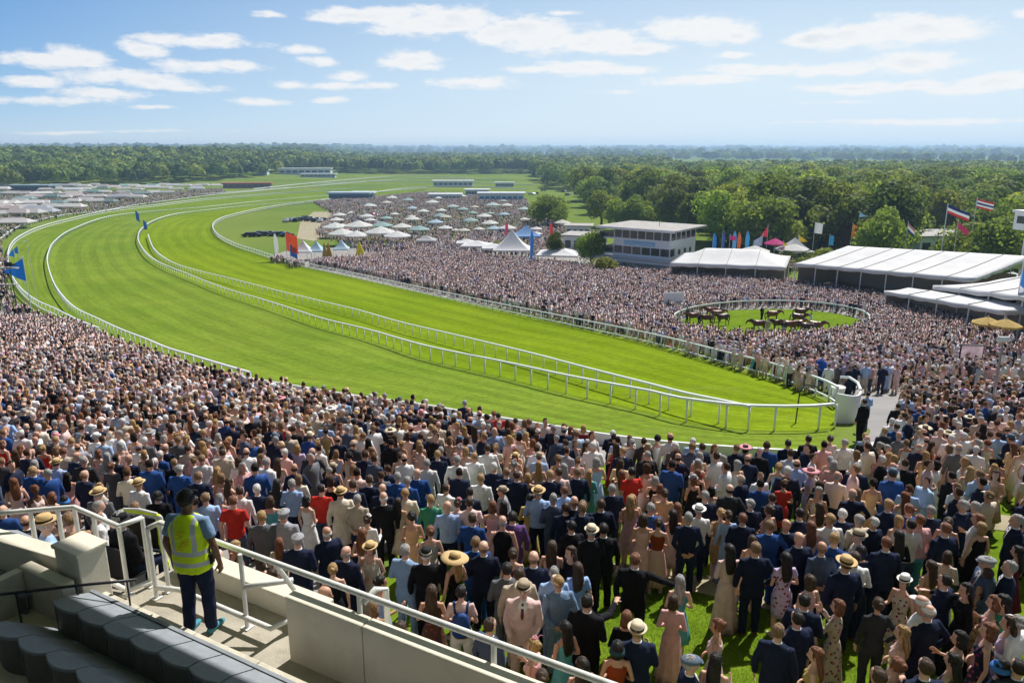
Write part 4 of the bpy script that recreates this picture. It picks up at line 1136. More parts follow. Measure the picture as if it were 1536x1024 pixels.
# low kerb wall in front of the seats, cast in lengths
for k,(a,b) in enumerate([(-1.05,-.2),(-.19,.75),(.76,1.7),(1.71,2.65)]):
    m=MB(); sbox(m,a,b,-.775,-.625,5.02,5.5); o=tagbev(m.build('kerb_block',M['concrete'])); tag(o,['low cream concrete kerb block nearest the dark handrail','low kerb block just behind the steward','low kerb block right of the steward, before the dark seats','low kerb block at the foot of the tall cream parapet'][k],'kerb block','low kerb blocks in front of the seats')
# raised outer ledge beyond the railing
m=MB(); sbox(m,-1.0,1.55,.365,.62,5.08,9.5); tag(tagbev(m.build('ledge',M['wallc'])),'broad cream ledge beyond the railing, behind the steward','ledge')
# parapet
for k,(a,b) in enumerate([(1.62,2.66),(2.668,5.6),(5.608,9)]):
    m=MB(); sbox(m,a,b,-.17,.0,4.57,5.9); tag(tagbev(m.build('parapet_wall',M['wallc']),.015),['first cream parapet slab with the free corner by the steps','long cream parapet slab running under the handrail','cream parapet slab at the very foot of the handrail'][k],'parapet','cream parapet slabs')
# left wall and pier
A=atG(0,812,4.62);B=atG(103,842,4.62); dr=(B-A); dr.z=0; dr.normalize(); A=A-dr*3
def wall_between(name,A,B,th,top,bot,mat,label,cat):
    d=(B-A); d.z=0; L_=d.length; d.normalize(); c=(A+B)/2; n=Vector((-d.y,d.x,0)); c=c+n*th/2; m=MB(); m.box((c.x,c.y,CZ-(top+bot)/2),(L_,th,bot-top),math.atan2(d.y,d.x)); o=tagbev(m.build(name,mat),.012); tag(o,label,cat); return o
wall_between('terrace_wall',A,B,.22,4.62,9.0,M['wallc'],'long cream wall with flat coping in front of the seated straw hat man','wall')
P=atG(119,815,4.42); m=MB(); m.box((P.x,P.y,CZ-4.95),(.46,.34,1.0),RZ); m.box((P.x,P.y,CZ-4.43),(.5,.38,.05),RZ); tag(tagbev(m.build('wall_pier',M['wallc'])),'square cream concrete pier closing the left wall beside the railing','pier')
# lower seating tier beyond the left railing
m=MB(); sbox(m,-9,-1.125,-.395,.5,6.02,9.6); sbox(m,-3.0,-1.125,.5005,1.35,6.02,9.6)
tag(tagbev(m.build('lower_terrace',M['deck'])),kind='structure')
# ---- handrails
def pipe(name,runs,r,label,posts=(),extra=()):
    o0=runs[0][0]; root=empty(name,(o0.x,o0.y,CZ-5.35)); O=root.location; tag(root,label,'handrail')
    for i,(pts) in enumerate(runs):
        mb=MB(); mb.tube([Vector(p)-O for p in pts],r,10,(0,0,1)); mb.build('top_rail' if i==0 else 'rail',M['steel'],root,smooth=True)
    for (t,b) in posts:
        mb=MB(); mb.tube([Vector(t)-O,Vector(b)-O],r*.85,8); q=Vector(b)-O; mb.box((q.x,q.y,q.z+.008),(.11,.11,.016),RZ); mb.build('post',M['steel'],root,smooth=False)
    return root
T=4.4
t2=[atG(221,792,T),atG(240,783,T),atG(300,803,T),S(1.45,.06,T),S(2.7,.06,T),S(5.1,.06,T),S(8.5,.06,T)]
P2=S(.78,0,T)
posts=[(t2[0],Vector((t2[0].x,t2[0].y,CZ-5.35))),(t2[1],Vector((t2[1].x,t2[1].y,CZ-5.35))),(P2,Vector((P2.x,P2.y,CZ-5.35))),(S(1.25,.06,T),S(1.25,.42,5.09)),(S(2.45,.06,T),S(2.45,.06,5.9)),(S(4.05,.06,T),S(4.05,.06,5.9)),(S(5.7,.06,T),S(5.7,.06,5.9))]
pipe('handrail',[t2,[Vector((t2[0].x,t2[0].y,CZ-5.2)),S(-.35,-.02,5.2),S(1.2,-.02,5.2),S(1.3,.34,5.2)],[S(.78,0,4.82),S(1.25,.3,4.75)],[S(2.5,.06,4.5),S(2.55,.2,4.4),S(2.62,.28,4.42),S(2.62,.28,5.3)]],.032,'long white tubular handrail sloping down past the steward over the parapet',posts)
t1=[atG(-90,776,T),atG(0,769,T),atG(111,760,T),atG(178,789,T),atG(213,776,T)]
def drop(px,py,g0,g1): p=atG(px,py,g0); return (p,Vector((p.x,p.y,CZ-g1)))
lo=[Vector((p.x,p.y,CZ-4.95)) for p in t1[:3]]; lo2=[Vector((p.x,p.y,CZ-5.28)) for p in t1[2:]]
pipe('handrail',[t1,lo,lo2],.032,'white tubular railing round the seated straw hat man with a bent corner',[drop(45,766,T,5.35),drop(86,762,T,5.35),drop(111,760,T,5.35),drop(140,773,T,5.35),drop(178,789,T,5.35),drop(213,776,T,5.35)])
# dark grab rail over the seats
m=MB(); pts=[atG(-60,897,4.7),atG(0,891,4.7),atG(132,876,4.68),atG(204,869,4.68)]; O=pts[2]; root=empty('grab_rail',(O.x,O.y,CZ-5.3)); O=root.location; tag(root,'thin dark handrail crossing in front of the shaded seats','handrail')
m.tube([p-O for p in pts],.017,8,(0,0,1)); m.build('rail',M['darkmetal'],root,smooth=True)
for px,py in((24,889),(115,878),(190,870)):
    p=atG(px,py,4.7); mb=MB(); mb.tube([p-O,Vector((p.x,p.y,CZ-5.3))-O],.012,6); mb.build('bracket',M['darkmetal'],root)
# ---- seats: flat grey-blue shells with dark back panels
def seat_proto(w=.425,dp=.38,drop=.12,bu=1.0):
    root=empty('stadium_seat',(0,0,0))
    mb=MB(); n=12; vs=[];fs=[]
    # back panel bulging towards the viewer
    for i in range(n+1):
        t=i/n*2-1; x=t*w/2; b=-.055*bu*(1-t*t)
        for (dy,z) in((0,0),(0,-.42),(.03,-.42),(.03,0)): vs.append((x,b+dy,z-.03))
    for i in range(n):
        for k in range(4): fs.append((i*4+k,(i+1)*4+k,(i+1)*4+(k+1)%4,i*4+(k+1)%4))
    fs+=[(0,1,2,3),tuple(n*4+k for k in(3,2,1,0))]; mb.add(vs,fs); mb.build('backrest',M['seatdark'],root,smooth=False)
    mb=MB(); vs=[];fs=[]; th=.035
    for i in range(n+1):
        t=i/n*2-1; x=t*w/2*1.01; b=-.07*bu*(1-t*t)-.012; 
        pr=[(b,-.006),(b+.008,.0),(.12,-.004-drop*.1),(dp,-drop),(dp+.005,-drop-.03),(b,-.035)]
        for (y,z) in pr: vs.append((x,y,z))
    k_=6
    for i in range(n):
        for k in range(k_): fs.append((i*k_+k,(i+1)*k_+k,(i+1)*k_+(k+1)%k_,i*k_+(k+1)%k_))
    fs+=[tuple(range(k_)),tuple(n*k_+k for k in range(k_-1,-1,-1))]; mb.add(vs,fs); mb.build('seat',M['seattop'],root,smooth=False)
    mb=MB(); mb.box((-w/2-.004,.02,-.235),(.009,.06,.43)); mb.build('side_frame',M['seattop'],root)
    return root
proto=None
def put_seat(u,v,g,label,grp):
    global proto
    if proto is None: proto=SP(); o=proto
    else: o=tree_copy(proto)
    p=S(u,v,g); o.location=p; o.rotation_euler=(0,0,RZ); tag(o,label,'seat',grp)
    return o
ORD=['first','second','third','fourth','fifth','sixth','seventh','eighth','ninth','tenth','eleventh','twelfth']
SP=lambda:seat_proto(.418,.38,.12,.6)
for i in range(8): put_seat(-.52+i*.44,-1.25,4.75,f'{ORD[i]} seat from the left in the front row of shaded grey seats','front row of shaded seats')
proto=None; SP=lambda:seat_proto(.462,.56,.4)
for i in range(9): put_seat(-.65+i*.485,-1.79,4.75,f'{ORD[i]} seat from the left in the second row of shaded grey seats','second row of shaded seats')
proto=None; SP=lambda:seat_proto(.43,.3,.1,.3)
for i in range(3): put_seat(-2.6+i*.44,-1.2,4.95,f'{ORD[i]} grey seat of the short row left of the aisle','short row of seats left of the aisle')
for i in range(4): put_seat(-3.2+i*.44,-.55,5.0,f'{ORD[i]} grey seat below the long cream wall','seats below the cream wall')
# long shelf boards behind each row so that tops read as a continuous ledge
m=MB(); sbox(m,-.75,3.1,-.86,-.82,4.86,5.3); tag(m.build('seat_rail',M['seattop']),'long grey-blue beam along the back of the front seat row','beam')
m=MB(); sbox(m,-1.7,-.85,-1.1,-.95,4.7,5.35); sbox(m,-1.72,-1.6,-1.6,-1.1,4.72,5.35); tag(tagbev(m.build('aisle_wall',M['concrete'])),'short pale wall at the end of the seat rows by the aisle','wall')
# stand roof overhead (outside the picture); it shades the seats
m=MB(); c=S(4,-4.2,-5.2); sbox(m,-14,26,-16,7.1,-5.0,-5.5); tag(m.build('stand_roof',M['white']),'flat white roof of the grandstand above the seats','roof')
m=MB(); sbox(m,-14,26,-16,-15.6,-5.0,9.5); tag(m.build('stand_back_wall',M['wallc']),'rear wall of the grandstand behind the seats','wall')
# ---- steward in the hi-vis waistcoat
def vestmat():
    m=pm('hi_vis_cloth',(.72,.93,.012),.6,.06,6,1.0,12); nt,N,L,b=NT(m); src=b.inputs['Base Color'].links[0].from_socket
    tc=N.new('ShaderNodeTexCoord'); s=N.new('ShaderNodeSeparateXYZ'); L.new(tc.outputs['Object'],s.inputs[0])
    def band(x,c,w):
        a=N.new('ShaderNodeMath'); a.operation='COMPARE'; L.new(x,a.inputs[0]); a.inputs[1].default_value=c; a.inputs[2].default_value=w; return a.outputs[0]
    ab=N.new('ShaderNodeMath'); ab.operation='ABSOLUTE'; L.new(s.outputs['X'],ab.inputs[0])
    up=N.new('ShaderNodeMath'); up.operation='GREATER_THAN'; L.new(s.outputs['Z'],up.inputs[0]); up.inputs[1].default_value=1.08
    v=N.new('ShaderNodeMath'); v.operation='MULTIPLY'; L.new(band(ab.outputs[0],.115,.022),v.inputs[0]); L.new(up.outputs[0],v.inputs[1])
    q=N.new('ShaderNodeMath'); q.operation='MAXIMUM'; L.new(band(s.outputs['Z'],1.08,.027),q.inputs[0]); L.new(band(s.outputs['Z'],.95,.025),q.inputs[1])
    w=N.new('ShaderNodeMath'); w.operation='MAXIMUM'; L.new(q.outputs[0],w.inputs[0]); L.new(v.outputs[0],w.inputs[1])
    mx=N.new('ShaderNodeMix'); mx.data_type='RGBA'; L.new(w.outputs[0],mx.inputs['Factor']); L.new(src,mx.inputs['A']); mx.inputs['B'].default_value=(.5,.52,.53,1); L.new(mx.outputs['Result'],b.inputs['Base Color']); return m
M['vest']=vestmat()
sp=atG(303,946,5.35); p=dict(x=sp.x,y=sp.y,z=CZ-5.35,t='v',P='a',col='powder blue',bot='navy',hair='short',hc='dark',hat=None,hatc=None,rz=R(-8),sc=1.0,r=.6,skin=SK[5],wd=1.06,label='steward in yellow hi-vis waistcoat and dark cap standing at the railing',group=None)
st=place_person(p); st['category']='person'
if 'group' in st: del st['group']
for ch in st.children:
    if ch.name.startswith('shoe'): ch.color=(.05,.25,.32,1)
def vest():
    mb=MB(); mb.tube([(0,0,.84),(0,0,.88),(0,0,.98),(0,0,1.08),(0,-.003,1.2),(0,-.01,1.33),(0,-.015,1.42),(0,-.015,1.475),(0,-.01,1.49)],[(.205,.16),(.208,.162),(.205,.16),(.198,.15),(.205,.15),(.21,.15),(.178,.13),(.115,.095),(.07,.07)],24,sq=2.3)
    return folds(remesh(mb.mesh('waistcoat',M['vest']),.015,2,.5),.006,24,5)
link('waistcoat',vest(),st)
hm,_=get(('hat','c'),lambda:hatm('c')); link('cap',hm,st,(.01,.012,.02))
mb=MB(); rr=random.Random(5)
for k in range(7):
    a=[]; x=-.05+rr.random()*.1;z=1.36-k*.035
    for j in range(6): a.append((x+(j-2.5)*.018+rr.uniform(-.01,.01),-.168,z+rr.uniform(-.014,.014)))
    mb.tube(a,.004,5,(0,1,0))
mb.build('back_print',M['obj'],st,color=(.75,.45,.02))
mb=MB(); mb.box((.2,.0,.97),(.05,.07,.12)); mb.tube([(.2,0,1.03),(.2,0,1.12)],.008,6); mb.build('radio',M['black'],st)
# seated people and the jacket on the chair back
def seated(px,py,gh,gfloor,**k):
    p=atG(px,py,gh); d=dict(x=p.x,y=p.y,z=CZ-gfloor,t='h',P='l',col='light blue',bot='navy',hair='short',hc='grey',hat=None,hatc=None,rz=0,sc=1.0,r=.5,skin=SK[1],wd=1.0,seat=True,group='people seated beyond the left railing'); d.update(k); return place_person(d)
def chair(x,y,z,rz,label):
    r=empty('folding_chair',(x,y,z),rz); tag(r,label,'chair','chairs on the lower terrace')
    mb=MB(); mb.box((0,.02,.43),(.44,.42,.03)); mb.build('seat',M['black'],r); mb=MB(); mb.box((0,-.21,.7),(.44,.03,.42)); mb.build('backrest',M['black'],r)
    for sx in(-.2,.2):
        for sy in(-.19,.2): m=MB(); m.tube([(sx,sy,0),(sx,sy,.42)],.012,6); m.build('leg',M['steel'],r)
    return r
s1=seated(66,770,4.66,6.02,hat='f',hatc='straw',rz=R(-50),label='seated man in light blue shirt and straw hat behind the cream wall')
s2=seated(180,772,4.75,6.02,hat='b',hatc='black',col='black',t='s',rz=R(-25),label='hunched seated man in black with a dark brimmed hat beside the railing')
s3=seated(103,776,4.85,6.1,col='tan',t='h',rz=R(20),hc='sandy',label='seated figure in tan shirt with sandy hair right of the straw hat man')
for s,l in((s1,'black chair under the seated straw hat man'),(s2,'black chair under the hunched man in black'),(s3,'black chair under the seated figure in tan')):
    chair(s.location.x,s.location.y,s.location.z+DZ,s.rotation_euler.z,l)
pj=atG(231,770,5.1); c=chair(pj.x,pj.y,CZ-6.05,RZ+.25,'black chair with a hi-vis jacket hung over its back'); c.scale=(1.25,1.1,1.12)
j=empty('hi_vis_jacket',(pj.x,pj.y,CZ-6.05),RZ+.25,1.12); tag(j,'yellow-green hi-vis jacket draped over a black chair back','jacket')
mb=MB()
for a,b in(((-.31,-.24,.25),(-.27,-.22,.96)),((.31,-.24,.25),(.27,-.22,.96))): mb.tube([a,((a[0]+b[0])/2*1.04,-.26,.6),b],[(.05,.035),(.045,.03),(.05,.04)],10)
mb.tube([(-.29,-.22,.95),(-.1,-.225,.985),(.1,-.225,.98),(.29,-.22,.95)],[(.04,.035)]*4,10,(0,0,1)); me=remesh(mb.mesh('jacket_body',M['vest']),.02,2,.5); link('jacket_body',folds(me,.006),j)
mb=MB(); mb.tube([(-.25,-.22,.99),(0,-.24,1.03),(.25,-.22,.99)],.018,8,(0,0,1)); mb.build('collar',M['steel'],j)
# blue backpack on the woman in blush
bw=[q for q in people if q['col']=='blush' and q['t']=='k'][0]
r=empty('backpack',(bw['x'],bw['y'],bw['z']),bw['rz'],bw['sc']); tag(r,'blue backpack worn by the woman in blush top near the handrail','backpack')
mb=MB(); mb.tube([(0,-.19,.98),(0,-.2,1.05),(0,-.2,1.2),(0,-.19,1.34),(0,-.17,1.39)],[(.1,.05),(.14,.075),(.145,.075),(.12,.06),(.06,.03)],16,sq=2.6); mb.build('bag',M['obj'],r,True,(.01,.05,.2))
for s in(-1,1): mb=MB(); mb.tube([(s*.09,-.15,1.36),(s*.11,-.05,1.49),(s*.12,.07,1.44),(s*.13,.1,1.3)],[(.02,.008)]*4,6); mb.build('strap',M['obj'],r,True,(.01,.04,.15))

# handbags and folded race cards carried by people near the stand
nb_=0; nc_=0
for q in sorted(people,key=lambda t:t['y']):
    g=gender(q['t'])
    if g=='f' and q['P'] in'ac' and nb_<16 and not q.get('seat'):
        s_=-1; M4=Matrix.Translation((q['x'],q['y'],q['z']))@Matrix.Rotation(q['rz'],4,'Z')@Matrix.Scale(q['sc'],4); kk=(.27-.025)*s_
        r=empty('handbag',M4@Vector((kk,.06,.45)),q['rz']+.2); nm=random.choice(['black','cream','tan','white','pink']); tag(r,f"{nm} handbag carried by the {q['base'].replace(', ',' with ')}"[:110],'handbag','handbags on the lawn')
        m=MB(); m.tube([(0,-.13,0),(0,-.12,.02),(0,.12,.02),(0,.13,0)],[(.03,.05),(.05,.09),(.05,.09),(.03,.05)],10,(1,0,0),sq=3); m.build('bag',M['obj'],r,True,C_[nm]); m=MB(); m.tube([(0,-.09,.09),(0,-.07,.24),(0,0,.29),(0,.07,.24),(0,.09,.09)],.007,6); m.build('handle',M['obj'],r,True,C_[nm]); nb_+=1
    if g=='m' and q['P'] in'c' and nc_<14 and not q.get('seat'):
        M4=Matrix.Translation((q['x'],q['y'],q['z']))@Matrix.Rotation(q['rz'],4,'Z')@Matrix.Scale(q['sc'],4)
        m=MB(); m.box((0,0,0),(.15,.01,.21)); m.box((.004,.012,.004),(.15,.01,.205)); o=m.build('race_card',M['white']); o.location=M4@Vector((.04,.24,1.14)); o.rotation_euler=(.9,0,q['rz']); tag(o,f"white race card held by the {q['base'].replace(', ',' with ')}"[:110],'race card','race cards held in the crowd'); nc_+=1
# short grass blades over the open lawn
r_=np.random.default_rng(2); n=90000; X=r_.uniform(.3,9.5,n);Y=r_.uniform(7.6,15.5,n); Z=zg(X,Y)+.015; a=r_.uniform(0,6.28,n); h=r_.uniform(.02,.05,n); wd=.005
bx=np.cos(a)*wd;by=np.sin(a)*wd; lx=r_.normal(size=n)*.016;ly=r_.normal(size=n)*.016
V=np.stack([np.stack([X-bx,Y-by,Z],-1),np.stack([X+bx,Y+by,Z],-1),np.stack([X+lx,Y+ly,Z+h],-1)],1).reshape(-1,3)
gm_=bpy.data.meshes.new('grass'); gm_.vertices.add(n*3); gm_.vertices.foreach_set('co',V.astype(np.float32).ravel()); gm_.loops.add(n*3); gm_.loops.foreach_set('vertex_index',np.arange(n*3,dtype=np.int32)); gm_.polygons.add(n); gm_.polygons.foreach_set('loop_start',np.arange(0,n*3,3,dtype=np.int32)); gm_.update(calc_edges=True); gm_.materials.append(leafmat('grass_blades',(.1,.19,.01),(.2,.29,.03))); tag(link('grass',gm_),'short lawn grass between the standing racegoers','grass',kind='stuff')
# ================================================================== enclosure buildings, marquees, flags
def hfor(p,py):
    "height above p whose top sits at photo row py"
    lo,hi=0,80
    for _ in range(40):
        m=(lo+hi)/2
        if proj(p.x,p.y,p.z+m)[1]>py: lo=m
        else: hi=m
    return lo
def local(FL,FR):
    d=FR-FL; d.z=0; L_=d.length; d.normalize(); return L_,math.atan2(d.y,d.x)
def marquee(FL,FR,W,eave,ridge,label,inset=0.0,poles=6,sag=.12,deck=0.0,name='marquee',grp=None,mat='tent',scallop=False,panels=6,ridge_at=.5,col=None,back=True):
    FL=at(*FL);FR=at(*FR); L_,rz=local(FL,FR); root=empty(name,FL,rz); tag(root,label,'marquee',grp); dz=FR.z-FL.z
    mb=MB(); nx,ny=24,14; vs=[];fs=[]
    for j in range(ny+1):
        for i in range(nx+1):
            x=L_*i/nx; y=W*j/ny; t=j/ny; r=1-abs(t-ridge_at)/(ridge_at if t<ridge_at else 1-ridge_at)
            if inset: 
                ex=min(x,L_-x)/inset; r=min(r,ex)
            r=max(0,min(1,r)); pan=(x/(L_/panels))%1; z=eave+(ridge-eave)*r**1.15-sag*math.sin(math.pi*pan)*(.35+.65*math.sin(math.pi*min(1,r*1.2+.05)))+dz*i/nx
            vs.append((x,y,z))
    for j in range(ny):
        for i in range(nx): fs.append((j*(nx+1)+i,j*(nx+1)+i+1,(j+1)*(nx+1)+i+1,(j+1)*(nx+1)+i))
    mb.add(vs,fs)
    def val(x0,y0,x1,y1,n=24):
        vs=[];fs=[]
        for i in range(n+1):
            t=i/n; x=x0+(x1-x0)*t; y=y0+(y1-y0)*t
            bx=min(nx,int(round(x/L_*nx))); by=min(ny,int(round(y/W*ny))); z=mb.v[by*(nx+1)+bx][2]; vs+= [(x,y,z),(x,y,z-.45-(.06*math.sin(i*1.7)))]
        for i in range(n): fs.append((2*i,2*i+1,2*i+3,2*i+2))
        return vs,fs
    for a in((0,0,L_,0),(L_,0,L_,W),(0,0,0,W)):
        if ridge-eave>0: mb.add(*val(*a))
    me=mb.mesh('canopy',M[mat],True); o=link('canopy',me,root,col); so=o.modifiers.new('t','SOLIDIFY'); so.thickness=.03
    for q in range(1,panels):
        i=int(round(q*nx/panels)); m=MB(); m.tube([(mb.v[j*(nx+1)+i][0],mb.v[j*(nx+1)+i][1],mb.v[j*(nx+1)+i][2]+.03) for j in range(ny+1)],.055,5); m.build('seam',M['roofgrey'],root)
    for i in range(poles+1):
        for y in(0.15,W-.15):
            x=max(.1,min(L_-.1,L_*i/poles)); m=MB(); m.tube([(x,y,dz*i/poles-.3),(x,y,eave-.1+dz*i/poles)],.07,6); m.build('pole',M['white'],root)
    if deck:
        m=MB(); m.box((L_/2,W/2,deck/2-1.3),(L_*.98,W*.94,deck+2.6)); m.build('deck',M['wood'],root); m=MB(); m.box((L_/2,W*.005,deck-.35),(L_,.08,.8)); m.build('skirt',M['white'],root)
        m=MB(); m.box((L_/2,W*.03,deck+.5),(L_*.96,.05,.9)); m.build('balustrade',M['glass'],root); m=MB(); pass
    if back:
        m=MB(); n_=12
        for q in range(n_):
            x=L_*(q+.5)/n_; m.box((x,W*.6,dz*(q+.5)/n_+eave/2-.2),(L_/n_*1.01,.1,eave+.4))
        m.build('shade_backing',M['obj'],root,color=(.3,.25,.2)); m=MB(); m.box((.3,W*.32,eave/2-.3),(.1,W*.55,eave)); m.build('side_panel',M['obj'],root,color=(.3,.25,.2))  # dark boards added inside; their colour stands in for the shaded interior
    return root
def loc(root,x,y,z=0): return root.matrix_basis@Vector((x,y,z))
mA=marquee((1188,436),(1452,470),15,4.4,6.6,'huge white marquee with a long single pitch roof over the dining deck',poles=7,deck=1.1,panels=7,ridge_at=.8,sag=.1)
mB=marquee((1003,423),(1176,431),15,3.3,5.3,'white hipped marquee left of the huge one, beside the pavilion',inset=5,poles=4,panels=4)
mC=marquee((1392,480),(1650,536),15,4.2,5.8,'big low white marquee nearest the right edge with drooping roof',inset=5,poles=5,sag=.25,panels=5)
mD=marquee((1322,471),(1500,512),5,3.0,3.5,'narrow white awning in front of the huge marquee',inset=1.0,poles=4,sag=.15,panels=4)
# diners' tables and yellow parasols glimpsed below the canopies
def parasol(p,r,h,col,label,grp,name='parasol',cone=.28,sides=8,mat='objt'):
    root=empty(name,p,random.uniform(0,1)); tag(root,label,'parasol',grp); m=MB(); n=sides; vs=[(0,0,h)];fs=[]
    for k in range(n*2):
        a=math.pi*k/n; q=r*(1 if k%2==0 else .93); vs.append((q*math.cos(a),q*math.sin(a),h-r*cone))
    for k in range(n*2): vs.append((vs[1+k][0],vs[1+k][1],vs[1+k][2]-.18))
    for k in range(2*n): k2=(k+1)%(2*n); fs+=[(0,1+k,1+k2),(1+k,1+2*n+k,1+2*n+k2,1+k2)]
    m.add(vs,fs).build('canopy',M[mat],root,False,col); m=MB(); m.tube([(0,0,0),(0,0,h+.12)],.035,6); m.build('pole',M['white'],root); return root
# pavilion
C0=at(1003,410); px1=C0
def pavilion():
    rz=R(-38); root=empty('pavilion',C0,rz); tag(root,'white two storey pavilion with oversailing flat roof and window bands','pavilion')
    w,d=12.5,11.5  # front face runs towards -x, side face towards +y
    def P(x0,x1,y0,y1,z0,z1,name,mat,col=None,bev=0): 
        m=MB(); m.box(((x0+x1)/2,(y0+y1)/2,(z0+z1)/2),(x1-x0,y1-y0,z1-z0)); return m.build(name,M[mat],root,color=col)
    P(-w,0,0,d,-1,2.9,'ground_floor','white'); P(-w,0,.0,d,2.9,3.1,'floor_band','white')
    P(-w+.1,-.1,.1,d-.1,3.1,4.6,'lower_window_core','glass'); P(-w,0,0,d,4.6,6.2,'fascia','white'); P(-w+.15,-.15,.15,d-.15,6.2,8.0,'upper_window_core','glass')
    P(-w,0,2.2,d,3.1,4.6,'side_panel','white')
    for i in range(7): x=-w+.06+i*(w-.12)/6; P(x-.07,x+.07,-.012,.16,3.1,4.6,'mullion','white')
    for i in range(8): x=-w+.08+i*(w-.16)/7; P(x-.06,x+.06,0,.14,6.2,8.0,'mullion','white')
    for i in range(6): y=.3+i*(d-.4)/5; P(-.14,0,y-.06,y+.06,6.2,8.0,'mullion','white')
    for i,y in enumerate((3.6,6.2,8.6)): P(-.02,.03,y,y+1,3.3,4.3,'window','glass')
    P(-w-3.4,1.6,-1.6,d+1.8,8.05,8.4,'roof','roofgrey'); P(-w-3.4,1.6,-1.62,-1.58,7.95,8.42,'roof_edge','white')
    P(-w+2.4,-3.2,-.03,.0,4.85,5.8,'sign_board','obj',(.3,.52,.72))
    m=MB(); pts=[(-w+2.8+i*.35,-.045,5.15+.18*math.sin(i*.6)) for i in range(18)]; m.tube(pts,.08,5,(0,1,0)); m.build('sign_wave',M['white'],root)
    P(-w-3.4,-w-.05,0,d,2.7,3.1,'terrace','white'); P(-w-3.4,-w-3.3,0,d,3.1,4.1,'balustrade','glass'); P(-w-3.4,-w-.05,-.02,.06,3.1,4.1,'balustrade','glass'); P(-w-3.4,-w-.05,0,d,5.9,6.2,'terrace','white'); P(-w-3.4,-w-.05,.0,.08,6.2,7.1,'balustrade','glass')
    P(-w-3.2,-w-3.05,.1,.25,-1,8.0,'column','white'); P(-w-3.2,-w-3.05,d-.3,d-.15,-1,8.0,'column','white')
    P(-w-3.4,2.0,-3.2,-.05,2.3,2.6,'canopy','white',); P(-w-3.4,2.0,-3.2,-3.12,1.9,2.6,'canopy_edge','obj',(.7,.72,.74))
    for x in(-w-3,-w/2,1.6): P(x-.08,x+.08,-3.1,-2.95,-1,2.3,'column','white')
    m=MB(); m.tube([(-5,5,8.3),(-5,5,10)],.05,6); m.build('aerial',M['darkmetal'],root)
pavilion()
def lowhouse(px,py,w,d,h,rz,label,name='low_building',roof='roofgrey',wall='white',wins=4,over=.8):
    p=at(px,py); root=empty(name,p,R(rz)); tag(root,label,'building')
    m=MB(); m.box((0,0,h/2-.5),(w,d,h+1)); m.build('wall',M[wall],root); m=MB(); m.prism([(-w/2-over,-d/2-over),(w/2+over,-d/2-over),(w/2+over,d/2+over),(-w/2-over,d/2+over)],h+.002,h+.35); m.build('roof',M[roof],root)
    for i in range(wins):
        x=-w/2+w*(i+.5)/wins; f=MB(); f.box((x,-d/2-.02,h*.55),(w/wins*.62,.06,h*.42)); fr=f.build('window',M['darkmetal'],root); g=MB(); g.box((x,-d/2-.055,h*.55),(w/wins*.54,.02,h*.36)); g.build('pane',M['glass'],fr)
    f=MB(); f.box((w/2-.7,-d/2-.03,1.05),(1,.06,2.1)); f.build('door',M['wood'],root); return root
lowhouse(878,378,9,8,4.2,-20,'low grey roofed hut left of the white pavilion')
lowhouse(868,356,7,6,3.5,-10,'small pale shed with curved light roof behind the low hut',name='shed')
lowhouse(1398,384,16,12,5.2,8,'cream flat roofed house among trees behind the huge marquee',wins=5)
lowhouse(1395,272,12,10,5,0,'tiny white house peeping from the woods on the right hill')
# lookout cabin on a mast at the right edge
p=at(1527,452); r=empty('lookout_cabin',p,R(8)); tag(r,'white lookout cabin raised on a mast at the right edge','cabin'); h0=hfor(p,345)
m=MB(); m.box((0,0,h0+1.2),(3,3,2.4)); m.build('cabin',M['white'],r); m=MB(); m.box((0,0,h0+2.55),(3.5,3.5,.3)); m.build('roof',M['white'],r); m=MB(); m.box((0,-1.51,h0+1.4),(1.9,.04,1.0)); m.box((-1.51,0,h0+1.4),(.04,1.9,1.0)); m.build('window',M['glass'],r)
for a in(-.9,.9): m=MB(); m.tube([(a,a*.5,-.5),(a*.7,0,h0)],.14,8); m.build('mast',M['white'],r)
# ---- flags
def flag(px,pb,pt,kind,cols,label,w=1.6,h=1.0,dirx=1,grp='flags over the enclosure',pr=.05,droop=.35):
    p=at(px,pb); H=hfor(p,pt); root=empty('flag',p,0); tag(root,label,'flag',grp)
    m=MB(); m.tube([(0,0,-.3),(0,0,H)],pr,6); m.ell((0,0,H+.05),(.09,.09,.09),6,5); m.build('flagpole',M['white'],root)
    nx=14; nb=len(cols)
    for b in range(nb):
        m=MB(); vs=[];fs=[]
        for i in range(nx+1):
            t=i/nx
            for j in(0,1):
                s=(b+j)/nb
                if kind=='rect': x=t*w; z=H-.1-h*s-droop*t*h
                elif kind=='tri': x=t*w; z=H-.1-h*(s*(1-t)+.5*t)-droop*t*h
                else: # feather banner
                    x=w*math.sin(math.pi*min(1,.12+s*.9))*t; z=H-.05-h*s-.15*t
                y=.12*w*math.sin(5*t+s)*t; vs.append((x*dirx,y,z))
        for i in range(nx): fs.append((2*i,2*i+1,2*i+3,2*i+2))
        if kind=='feather': 
            pass
        m.add(vs,fs); m.build('flag_cloth' if nb==1 else 'stripe',M['objt'],root,True,cols[b])
    return root
